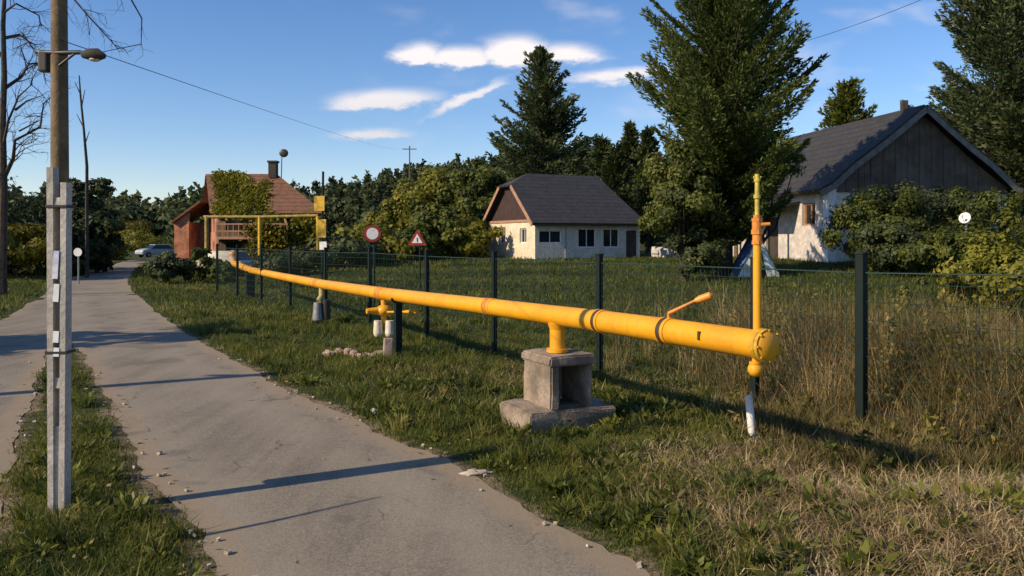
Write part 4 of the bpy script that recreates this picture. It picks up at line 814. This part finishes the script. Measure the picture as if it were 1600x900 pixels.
mb = MB(); mb.tube([pp[0] + dir0 * .05, pp[0] + dir0 * .085], PR * 1.16, 28); mb.tube([pp[0] + dir0 * .09, pp[0] + dir0 * .125], PR * 1.16, 28)
for a in range(8): av = math.pi * a / 4; sv = dir0.cross(Vector((0, 0, 1))).normalized(); uv = sv.cross(dir0); w_ = (sv * math.cos(av) + uv * math.sin(av)) * PR * 1.06; mb.tube([pp[0] + dir0 * .035 + w_, pp[0] + dir0 * .142 + w_], .010, 6)
mb.build('end_flange', M['worn_flange'], gpz, smooth=True)
mb = MB(); cb = Vector((r0.x - .015, r0.y, zf(577))); mb.tube([cb, Vector((cb.x, cb.y, pp[0].z - PR * .8))], .028, 12); mb.sphere(cb, .062, seg=20); mb.tube([cb + Vector((0, 0, .045)), cb + Vector((0, 0, .062))], .05, 12); mb.build('drain_valve', M['yellow'], gpz, smooth=True)
# lever at the second strap
c, d = on(1045); e1 = at(1086, 470, 7.35); e2 = at(1112, 461, 7.3); mb = MB(); mb.tube([c + Vector((0, 0, PR * .9)), c + Vector((0, 0, PR + .05)), e1], [.022, .018, .014], 10); lv = mb.build('lever_arm', M['orange'], gpz, smooth=True)
mb = MB(); mb.tube([e1, e1 + (e2 - e1) * .3, e2 - (e2 - e1) * .1, e2], [.02, .034, .036, .022], 12); mb.build('grip', mat('grip_orange', (.72, .27, .03), .45, .15, 9), lv, smooth=True)
# yellow foot on the plinth
c, d = on(871); zp = EYE + (HY - 548) / F * c.y; mb = MB(); mb.tube([Vector((c.x, c.y, zp - .01)), Vector((c.x, c.y, c.z - PR * .7))], .092, 20); mb.tube([Vector((c.x, c.y, zp - .01)), Vector((c.x, c.y, zp + .03))], .13, 20); mb.tube([Vector((c.x, c.y, c.z - PR - .045)), Vector((c.x, c.y, c.z - PR * .75))], [.092, .115], 20); mb.build('support_foot', M['yellow'], gpz, smooth=True)
PL_C = Vector((c.x, c.y)); PL_Z = zp - .012
# valve group under the pipe
c, d = on(600); sd = Vector((-d.y, d.x, 0)).normalized(); sd = sd if sd.x < 0 else -sd; zq = lambda py, dd=c.y: EYE + (HY - py) / F * dd
v = MB(); v.tube([c - Vector((0, 0, PR * .8)), Vector((c.x, c.y, zq(505)))], .055, 14); v.sphere(Vector((c.x, c.y, zq(485))), .15, (1, 1, .75)); v.tube([Vector((c.x, c.y, zq(485))) + sd * .34, Vector((c.x, c.y, zq(485))) - sd * .12], [.05, .09], 12); vb = v.build('regulator', M['yellow'], gpz, smooth=True)
mb = MB()
for dx in (-.10, .12):
    a = Vector((c.x + dx, c.y - .08, zq(500))); mb.tube([a, a - Vector((0, 0, .24))], [.075, .09], 16); mb.sphere(a - Vector((0, 0, .24)), .085)
mb.build('gauge_pot', M['cream'], vb, smooth=True)
mb = MB(); a = Vector((c.x, c.y, zq(487))) + d * -.1; b = at(652, 487, c.y - .6); mb.tube([a, b - (b - a) * .35], .02, 8); mb.tube([b - (b - a) * .38, b], [.03, .045], 10); mb.build('handle', M['yellow'], vb, smooth=True)
# branch with a meter further on
c, d = on(503); zq = lambda py, dd=c.y: EYE + (HY - py) / F * dd; mb = MB()
mb.tube([c - Vector((0, 0, PR * .7)), Vector((c.x, c.y, zq(462))), Vector((c.x - .06, c.y - .1, zq(470)))], .075, 12); br = mb.build('branch_elbow', mat('pale_yellow', (.42, .33, .12), .6, .3, 9), gpz, smooth=True)
mb = MB(); mb.tube([Vector((c.x - .08, c.y - .1, zq(472))), Vector((c.x - .08, c.y - .1, zq(499)))], [.10, .14], 16); mb.sphere(Vector((c.x - .08, c.y - .1, zq(499))), .14, (1, 1, .5)); mb.build('meter_pot', M['grey_metal'], br, smooth=True)
mb = MB(); a = Vector((c.x + .12, c.y - .05, zq(468))); mb.tube([a, a - Vector((0, 0, .5))], .10, 14); mb.build('filter_pot', M['dark_metal'], br, smooth=True)
# cap on the far end
c = pp[-1]; d = (pp[-1] - pp[-2]).normalized(); mb = MB(); mb.tube([c, c + d * .12 + Vector((0, 0, .12)), c + d * .18 + Vector((0, 0, .34))], [PR, PR * 1.35, PR * 1.2], 18); mb.sphere(c + d * .18 + Vector((0, 0, .34)), PR * 1.45); mb.build('end_elbow', mat('faded_orange', (.58, .33, .16), .6, .2, 9), gpz, smooth=True)
# dark posts under the pipe
for px, top, basey, w, lb in ((622, 476, 577, .125, 'dark green post under the yellow pipe beside the valve'), (391, 418, 500, .30, 'stout dark green post under the far end of the yellow pipe')):
    c, d = on(px); gz_ = gz(c.x, c.y - .25 if px > 600 else c.y); q = Vector((c.x, c.y, gz_)); t = thing('support_post', q, lb, 'post', 'dark posts under the pipe'); zt_ = c.z - PR - .02
    mb = MB(); mb.box(q + Vector((0, 0, (zt_ - gz_) / 2 - .05)), (w, w, zt_ - gz_ + .1), Matrix.Rotation(.46, 3, 'Z'), .008); mb.build('shaft', M['green_post'], t)
    mb = MB(); pts = [Vector((c.x, c.y, c.z)) + (Vector((0, 0, -1)) * math.cos(a) + Vector((-d.y, d.x, 0)).normalized() * math.sin(a)) * (PR + .015) for a in np.linspace(-1.2, 1.2, 9)]; mb.tube(pts, .022, 8); mb.build('saddle', M['green_post'], t, smooth=True)

# concrete plinth on its slab
bz = gz(PL_C.x, PL_C.y); pl = thing('concrete_plinth', (PL_C.x, PL_C.y, bz), 'weathered hollow concrete block on a slab carrying the yellow pipe', 'plinth'); RZ = Matrix.Rotation(R(27), 3, 'Z')
def rough_block(mb, c, size, rot, seed, amp=.012, cuts=5, bev=.02):
    bm = bmesh.new(); bmesh.ops.create_cube(bm, size=1.0)
    for q in bm.verts: q.co = Vector((q.co.x * size[0], q.co.y * size[1], q.co.z * size[2]))
    bmesh.ops.bevel(bm, geom=bm.edges[:], offset=bev, segments=2, affect='EDGES'); bmesh.ops.subdivide_edges(bm, edges=[e for e in bm.edges if e.calc_length() > .15], cuts=cuts, use_grid_fill=True)
    for q in bm.verts: q.co += Vector((mnoise.noise(q.co * 6 + Vector((seed, 0, 0))), mnoise.noise(q.co * 6 + Vector((0, seed, 3))), mnoise.noise(q.co * 6 + Vector((5, 0, seed))))) * amp
    bm.transform(rot.to_4x4()); c = Vector(c); mb.add([q.co + c for q in bm.verts], [[q.index for q in f.verts] for f in bm.faces]); bm.free()
SL = bz + .22; H_ = PL_Z - SL; BW, BD = .56, .66; cen = Vector((PL_C.x, PL_C.y, 0)); loc = lambda x, y, z: cen + RZ @ Vector((x, y, 0)) + Vector((0, 0, z))
mb = MB(); rough_block(mb, loc(.02, 0.04, bz + .07), (1.16, .80, .30), RZ, 2, .04); mb.build('slab', M['concrete'], pl)
mb = MB()                                                   # a box open towards the viewer: two cheeks, back, top cap
rough_block(mb, loc(-BW / 2 + .06, .0, SL + H_ / 2 - .05), (.12, BD, H_ - .10), RZ, 3); rough_block(mb, loc(BW / 2 - .035, 0, SL + H_ / 2 - .05), (.07, BD, H_ - .10), RZ, 4)
rough_block(mb, loc(.02, BD / 2 - .06, SL + H_ / 2 - .05), (BW - .2, .12, H_ - .12), RZ, 5); mb.build('block', M['concrete'], pl)
mb = MB(); rough_block(mb, loc(0, 0, PL_Z - .055), (BW + .05, BD + .06, .11), RZ, 6, .014); mb.build('cap', M['concrete'], pl)

# ------------------------------------------------------------------ green mesh fence
tt = [-5.0, -2.6, 0, 1.45, 4.45, 7.5, 10.2, 13.2, 16.2, 19.2, 22.2, 25.2, 28.2]; fp = []
fe = thing('mesh_fence', (FA[0], FA[1], gz(*FA)), 'dark green wire mesh fence with steel posts behind the yellow pipe', 'fence')
for i, q in enumerate(tt):
    x, y = FA + FD * q; z = gz(x, y); fp.append((x, y, z)); w = .10 if i == 2 else .085; top = 2.0 if i == 2 else 1.92
    mb = MB(); mb.box((x, y, z + top / 2 - .1), (w, w, top + .2), Matrix.Rotation(math.atan2(FD[1], FD[0]), 3, 'Z'), .012); mb.box((x, y, z + top + .012), (w + .012, w + .012, .03), Matrix.Rotation(math.atan2(FD[1], FD[0]), 3, 'Z'), .008); mb.build('post', M['green_post'], fe)
for a, b in zip(fp, fp[1:]):
    A = Vector(a); B_ = Vector(b); L = (B_ - A).length; dist = (A.y + B_.y) / 2; mb = MB(); st = .06 if dist < 14 else .09; r_ = .0026; tn_ = (B_ - A).normalized()
    for s_ in np.arange(.06, L - .04, st): p = A + tn_ * s_; mb.tube([p + Vector((0, 0, .06)), p + Vector((0, 0, 1.82))], r_, 3, False)
    for z in np.arange(.08, 1.85, .2): mb.tube([A + Vector((0, 0, z)), B_ + Vector((0, 0, z))], .0036, 4, False)
    mb.tube([A + Vector((0, 0, 1.80)), B_ + Vector((0, 0, 1.80))], .009, 5, False)
    mb.build('mesh_panel', M['fence_wire'], fe)

# ------------------------------------------------------------------ utility pole with lamp
b0 = Vector(((93 - HX) / F * 6.3, 6.3, 0)); b0.z = gz(b0.x, b0.y); up = thing('utility_pole', b0, 'wooden utility pole on a slotted concrete stub at the left, with lamp', 'pole'); zt = lambda py: EYE + (HY - py) / F * 6.3
cw = .175; h1 = zt(262); mb = MB()
ML = Matrix.Rotation(R(3), 3, 'Z'); LX = ML @ Vector((1, 0, 0)); LY = ML @ Vector((0, 1, 0))
def leg(mb, s0, s1, x0, x1, zz0, zz1, dep):
    q = [b0 * 1.0 for _ in range(8)]
    P_ = lambda x, y, z: Vector((b0.x, b0.y, 0)) + LX * x + LY * y + Vector((0, 0, z))
    bmv = [P_(x0[0], -dep / 2, zz0), P_(x0[1], -dep / 2, zz0), P_(x0[1], dep / 2, zz0), P_(x0[0], dep / 2, zz0), P_(x1[0], -dep * .42, zz1), P_(x1[1], -dep * .42, zz1), P_(x1[1], dep * .42, zz1), P_(x1[0], dep * .42, zz1)]
    mb.add(bmv, [(0, 1, 2, 3), (7, 6, 5, 4), (0, 4, 5, 1), (1, 5, 6, 2), (2, 6, 7, 3), (3, 7, 4, 0)])
leg(mb, 0, 0, (-.062, -.020), (-.076, -.026), b0.z - .3, h1, .11); leg(mb, 0, 0, (.024, .062), (.030, .076), b0.z - .3, h1 - .12, .11)
for z_a, z_b in ((b0.z - .3, .72), (1.02, 1.10), (2.44, 2.52)):
    leg(mb, 0, 0, (-.0205, .0245), (-.0205, .0245), z_a, z_b, .085)
mb.build('concrete_stub', M['pole_concrete'], up)
mb = MB(); mb.tube([Vector((b0.x - .058, b0.y + .115, 1.0)), Vector((b0.x - .058, b0.y + .108, h1)), Vector((b0.x - .066, b0.y + .10, 6.3))], [.070, .066, .050], 18); mb.build('shaft', M['wood'], up, smooth=True)
for z in (1.3, 2.45): mb = MB(); mb.box((b0.x, b0.y + .02, z), (.165, .15, .022), ML, .004); mb.build('steel_band', M['dark_metal'], up)
for z_a, z_b, dx, mm_ in ((1.88, 2.10, .0, 'paper'), (1.70, 1.84, .004, 'paper_white'), (1.38, 1.47, .002, 'paper_white'), (1.27, 1.34, .005, 'paper_white')):
    mb = MB(); mb.box((b0.x + dx, b0.y - .052, (z_a + z_b) / 2), (.043, .004, z_b - z_a), ML @ Matrix.Rotation(.06, 3, 'Y')); mb.build('notice', M[mm_], up)
lh = zt(80); a0 = Vector((b0.x - .06, b0.y + .06, lh)); hd = a0 + Vector((.27, -.02, -.02)); mb = MB(); mb.tube([a0 + Vector((-.18, .05, .02)), a0, a0 + Vector((.2, -.02, .0)), hd], .018, 10); mb.tube([a0 + Vector((0, 0, -.12)), a0 + Vector((.16, -.02, -.01))], .010, 8); ar = mb.build('lamp_arm', M['dark_metal'], up, smooth=True)
mb = MB(); mb.tube([hd - Vector((.05, 0, 0)), hd + Vector((.0, 0, .005)), hd + Vector((.07, 0, .0)), hd + Vector((.13, 0, -.012))], [.026, .045, .052, .02], 14); mb.build('lamp_head', M['dark_wood'], ar, smooth=True)
mb = MB(); mb.sphere(hd + Vector((.05, 0, -.035)), .04, (1.2, .9, .5)); mb.build('lamp_glass', M['cream'], ar, smooth=True)
mb = MB(); mb.box(a0 + Vector((-.12, .05, -.06)), (.075, .08, .17), None, .015); mb.build('junction_box', M['dark_metal'], up)

# far pole with masts, and the cables
b1 = gp(640, 125); t = thing('utility_pole', b1, 'thin far utility pole on the skyline above the yellow green trees', 'pole'); topz = at(640, 228, 125)
mb = MB(); mb.tube([b1, topz], [.14, .09], 8); mb.build('shaft', M['wood'], t, smooth=True)
mb = MB(); mb.box(topz - Vector((0, 0, .5)), (2.2, .12, .14)); mb.build('crossarm', M['wood'], t)
def cable(a, b, sag, r_, label, k=24):
    a, b = Vector(a), Vector(b); mb = MB(); mb.tube([a.lerp(b, i / k) - Vector((0, 0, sag * 4 * (i / k) * (1 - i / k))) for i in range(k + 1)], r_, 5)
    tag(mb.build('power_cable', M['dark_metal'], loc=a, smooth=True), label, 'cable')
cable(Vector((b0.x, b0.y, zt(62))), topz - Vector((.9, 0, .4)), .4, .004, 'thin cable from the near pole across the blue sky to the far pole')
b2 = gp(1150, 46); t = thing('utility_pole', b2, 'utility pole hidden behind the big conifer', 'pole'); tp2 = at(1150, 92, 46)
mb = MB(); mb.tube([b2, tp2], [.13, .09], 8); mb.build('shaft', M['wood'], t, smooth=True)
mb = MB(); mb.box(tp2 - Vector((0, 0, .3)), (1.4, .1, .12)); mb.build('crossarm', M['wood'], t)
cable(tp2, at(1640, -90, 30), .5, .013, 'cable rising to the right from the big conifer')

# ------------------------------------------------------------------ signs
def post(mb, base, top, r_): mb.tube([base - Vector((0, 0, .3)), top], r_, 10)
c = at(582, 365, 25); q = gp(582, 25); q.y = c.y; t = thing('road_sign', q, 'round white road sign with a red rim on a dark post', 'sign')
mb = MB(); post(mb, Vector((c.x + .05, c.y + .06, q.z)), Vector((c.x + .05, c.y + .06, c.z + .2)), .035); mb.build('post', M['green_post'], t, smooth=True)
fc = Vector((.15, -.98, 0)).normalized()
mb = MB(); mb.tube([c, c + fc * .02], .265, 32); mb.build('red_rim', M['red'], t); mb = MB(); mb.tube([c + fc * .021, c + fc * .026], .185, 32); mb.build('white_disc', M['white'], t)
c = at(652, 375, 31); q = gp(652, 31); t = thing('road_sign', q, 'triangular warning sign with a red border on a dark post', 'sign')
mb = MB(); post(mb, Vector((c.x + .1, c.y + .06, q.z)), Vector((c.x + .1, c.y + .06, c.z + .2)), .035); mb.build('post', M['green_post'], t, smooth=True)
def trig(r_, y): return [c + Vector((r_ * math.sin(a), y, r_ * math.cos(a))) for a in (0, 2 * math.pi / 3, 4 * math.pi / 3)]
mb = MB(); mb.slab(trig(.42, 0), -.02); mb.build('red_border', M['red'], t); mb = MB(); mb.slab(trig(.24, -.024), -.006); mb.build('white_face', M['white'], t)
mb = MB(); mb.box(c + Vector((0, -.034, .03)), (.035, .004, .12)); mb.box(c + Vector((0, -.034, -.06)), (.035, .004, .035)); mb.build('symbol', M['dark_metal'], t)
q = gp(503, 35); t = thing('marker_post', q, 'tall post with two yellow plates and a small white one', 'sign'); mb = MB(); post(mb, q, at(505, 268, 35), .05); mb.build('post', M['green_post'], t, smooth=True)
yp = mat('yellow_plate', (.62, .36, .02), .5, .25, 9)
for px, py, w, h_, m_, nm in ((499, 318, .50, .66, yp, 'yellow_plate'), (503, 357, .40, .80, yp, 'yellow_plate'), (505, 384, .34, .36, M['white'], 'white_plate')):
    c = at(px, py, 34.93); mb = MB(); mb.box(c, (w, .03, h_), Matrix.Rotation(-.2, 3, 'Z'), .01); mb.build(nm, m_, t)
c = at(123, 394, 38); q = gp(123, 38); t = thing('road_sign', q, 'small white round sign at the left roadside before the bend', 'sign'); mb = MB(); post(mb, q, c, .04); mb.build('post', M['grey_metal'], t)
mb = MB(); mb.tube([c + Vector((0, -.05, 0)), c + Vector((0, -.08, 0))], .20, 24); mb.build('white_disc', M['white'], t)

fy = mat('faded_olive_yellow_paint', (.36, .25, .05), .6, .35, 5)
t = thing('pipe_portal', gp(412, 50), 'faded yellow raised pipe frame standing in front of the vine covered house', 'pipe frame')
mb = MB(); mb.tube([at(318, 339, 50), at(410, 339, 50), at(497, 337, 50)], .10, 12); mb.build('crossbar', fy, t, smooth=True)
for px in (323, 406, 497): g_ = gp(px, 50); mb = MB(); mb.tube([g_ - Vector((0, 0, .2)), Vector((g_.x, g_.y, at(px, 338, 50).z))], .12, 12); mb.build('upright', fy if px < 400 else yp, t, smooth=True)
# ------------------------------------------------------------------ parked cars far down the road
def car(loc_, rz, paint, label):
    root = thing('parked_car', (0, 0, 0), label, 'car', 'cars parked near the bend'); prof = [(-2.0, .35), (-2.05, .75), (-1.85, .95), (-1.0, .98), (1.2, 1.0), (1.95, .82), (2.08, .55), (2.0, .32)]
    bm = bmesh.new(); a = [bm.verts.new((x, -.82, z)) for x, z in prof]; b = [bm.verts.new((x, .82, z)) for x, z in prof]; bm.faces.new(a); bm.faces.new(b[::-1])
    for i in range(len(prof)): bm.faces.new((a[i], b[i], b[(i + 1) % len(prof)], a[(i + 1) % len(prof)]))
    bmesh.ops.recalc_face_normals(bm, faces=bm.faces); bmesh.ops.bevel(bm, geom=bm.edges[:], offset=.07, segments=2, affect='EDGES'); mb = MB(); bm.verts.ensure_lookup_table(); bm.verts.index_update()
    mb.add([q.co.copy() for q in bm.verts], [[q.index for q in f.verts] for f in bm.faces]); bm.free(); mb.build('body', paint, root, smooth=True)
    lo = [(-1.75, .96), (1.0, .98)]; hi = [(-1.35, 1.42), (.35, 1.42)]
    v = [(lo[0][0], -.76, .94), (lo[1][0], -.76, .94), (lo[1][0], .76, .94), (lo[0][0], .76, .94), (hi[0][0], -.60, 1.40), (hi[1][0], -.60, 1.40), (hi[1][0], .60, 1.40), (hi[0][0], .60, 1.40)]
    mb = MB(); mb.add(v, [(0, 4, 5, 1), (1, 5, 6, 2), (2, 6, 7, 3), (3, 7, 4, 0), (4, 7, 6, 5), (0, 1, 2, 3)]); mb.build('windows', M['glass'], root)
    mb = MB(); mb.box((-.5, 0, 1.43), (1.75, 1.22, .06), None, .025); mb.build('roof', paint, root, smooth=True)
    for x in (-1.25, 1.3):
        for y in (-.78, .78):
            mb = MB(); mb.tube([(x, y - .1, .31), (x, y + .1, .31)], .31, 20); w = mb.build('wheel', M['rubber'], root); mb = MB(); mb.tube([(x, y - .105, .31), (x, y + .105, .31)], .18, 16); mb.build('rim', M['grey_metal'], w)
    for y in (-.6, .6): mb = MB(); mb.sphere((2.0, y, .66), .13, (.5, 1.3, .7), 12); mb.build('headlight', M['white'], root, smooth=True)
    root.location = loc_; root.rotation_euler = (0, 0, rz)
car(gp(243, 92), R(-125), M['silver'], 'silver car parked at the far bend left of the salmon annex')
car(gp(341, 45), R(165), M['cream'], 'pale car parked in front of the vine covered house')

# ------------------------------------------------------------------ small things on the verge
def rock(name, px, d, size, m, label, cat, seed, z=.3, grp=None, sq=1):
    p = gp(px, d); bm = bmesh.new(); bmesh.ops.create_icosphere(bm, subdivisions=3, radius=1)
    for q in bm.verts:
        n_ = mnoise.noise(q.co * 1.4 + Vector((seed, 0, 0))) * .45 + mnoise.noise(q.co * 4 + Vector((0, seed, 0))) * .14; q.co = q.co * (1 + n_); q.co = Vector((q.co.x * size[0], q.co.y * size[1], q.co.z * size[2]))
    bm.transform(Matrix.Rotation(seed * 1.7, 4, 'Z')); mb = MB(); mb.add([q.co + p + Vector((0, 0, size[2] * z)) for q in bm.verts], [[q.index for q in f.verts] for f in bm.faces]); bm.free()
    return tag(mb.build(name, m, loc=p, smooth=True), label, cat, grp)
def py2d(py): return EYE * F / (py - HY)
rock('stone', 975, py2d(742), (.075, .05, .04), M['stone'], 'pale flat stone on the verge below the white stub', 'stone', 1)
rock('stone', 745, py2d(742), (.14, .07, .03), M['stone'], 'flat tan stone at the road edge left of the plinth', 'stone', 2)
rock('stone', 1185, py2d(812), (.10, .07, .05), M['stone'], 'tan stone on the earth bank in the right foreground', 'stone', 3)
rock('stone', 1430, py2d(806), (.18, .10, .06), M['stone'], 'larger pale lump of earth on the right bank', 'stone', 4)
rock('stone', 930, py2d(810), (.06, .05, .03), M['stone'], 'small tan stone at the road edge near the white wrapper', 'stone', 6)
rock('paper_scrap', 585, py2d(650), (.055, .04, .045), M['paper_white'], 'crumpled white paper at the road edge', 'litter', 5, .7)
p = gp(1005, py2d(812)); mb = MB(); mb.tube([p + Vector((-.06, .02, .05)), p + Vector((0, 0, .06)), p + Vector((.06, -.02, .035))], [.012, .02, .012], 8); tag(mb.build('plastic_wrapper', M['paper_white'], loc=p, smooth=True), 'white twisted plastic wrapper beside the road', 'litter')
# white stub below the riser
p = gp(1178, py2d(692)); t = thing('marker_stub', p, 'short leaning white stake in the grass under the riser', 'stake'); mb = MB(); mb.tube([p - Vector((0, 0, .15)), p + Vector((-.055, 0, .44))], [.045, .04], 10); mb.build('stake', M['white'], t, smooth=True)
mb = MB(); mb.tube([p + Vector((-.055, 0, .43)), p + Vector((-.060, 0, .475))], [.046, .036], 10); mb.build('cap', M['cream'], t, smooth=True)
# broken kerb of pinkish stones under the far valve
rs = np.random.default_rng(9)
for i, px in enumerate(np.linspace(515, 596, 7)):
    d = py2d(560 - 4 * math.sin(i)); rock('kerb_stone', px, d, (.15, .10, .085), M['pinkstone'], 'pinkish rough stone in the low row left of the dark green post', 'stone', 20 + i, .5, 'row of pinkish stones below the valve')
p = gp(606, 14.2); mb = MB(); mb.box(p + Vector((0, 0, .18)), (.16, .12, .40), Matrix.Rotation(.3, 3, 'Z') @ Matrix.Rotation(.06, 3, 'Y'), .02); tag(mb.build('boundary_stone', M['pinkstone'], loc=p), 'upright pinkish stone beside the dark green post', 'stone')
rng = np.random.default_rng(31); x, y = scatter(rng, 2600, 3.4, 13, -50, 1700, 1.3); d = roaddist(x, y); ok = keep(x, y, np.where(inpoly(x, y, road_poly), np.exp(-d / .22) * .5, .5)); x, y = x[ok], y[ok]; ins = inpoly(x, y, road_poly)
c = np.stack([x, y, np.where(ins, .018, terr_full(x, y) + rng.uniform(.01, .07, len(x)))], 1); a = rng.uniform(0, 6.28, len(x)); ax = norm(np.stack([np.cos(a), np.sin(a), rng.normal(.1, .15, len(x))], 1))
tag(npmesh('fallen_leaves', leaf_geo(c, ax, rng.uniform(.03, .075, len(x)), rng.uniform(.018, .04, len(x)), rng, norm(rng.normal(0, .3, c.shape) + np.array([0, 0, 1]))), quads(len(x)), M['dry'], tint=np.repeat(rng.uniform(.1, .8, len(x)), 4)), 'dry fallen leaves scattered on the verge and road edges', 'leaves', kind='stuff')
rs = np.random.default_rng(14); mb = MB()
for i in range(420):                                       # gravel crumbs along the road edge
    j = rs.integers(0, len(road_poly)); a = road_poly[j]
    if a[1] < 3.4 or a[1] > 16: continue
    x, y = a[0] + rs.normal(0, .13), a[1] + rs.normal(0, .13); r_ = rs.uniform(.006, .022); z = max(.022, gz(x, y))
    mb.box((x, y, z + r_ * .3), (r_ * 2, r_ * rs.uniform(1.2, 2), r_ * 1.2), Matrix.Rotation(rs.uniform(0, 3), 3, 'Z') @ Matrix.Rotation(rs.uniform(-.5, .5), 3, 'X'))
tag(mb.build('gravel', M['stone']), 'loose gravel crumbs along the road edges', 'gravel', kind='stuff')
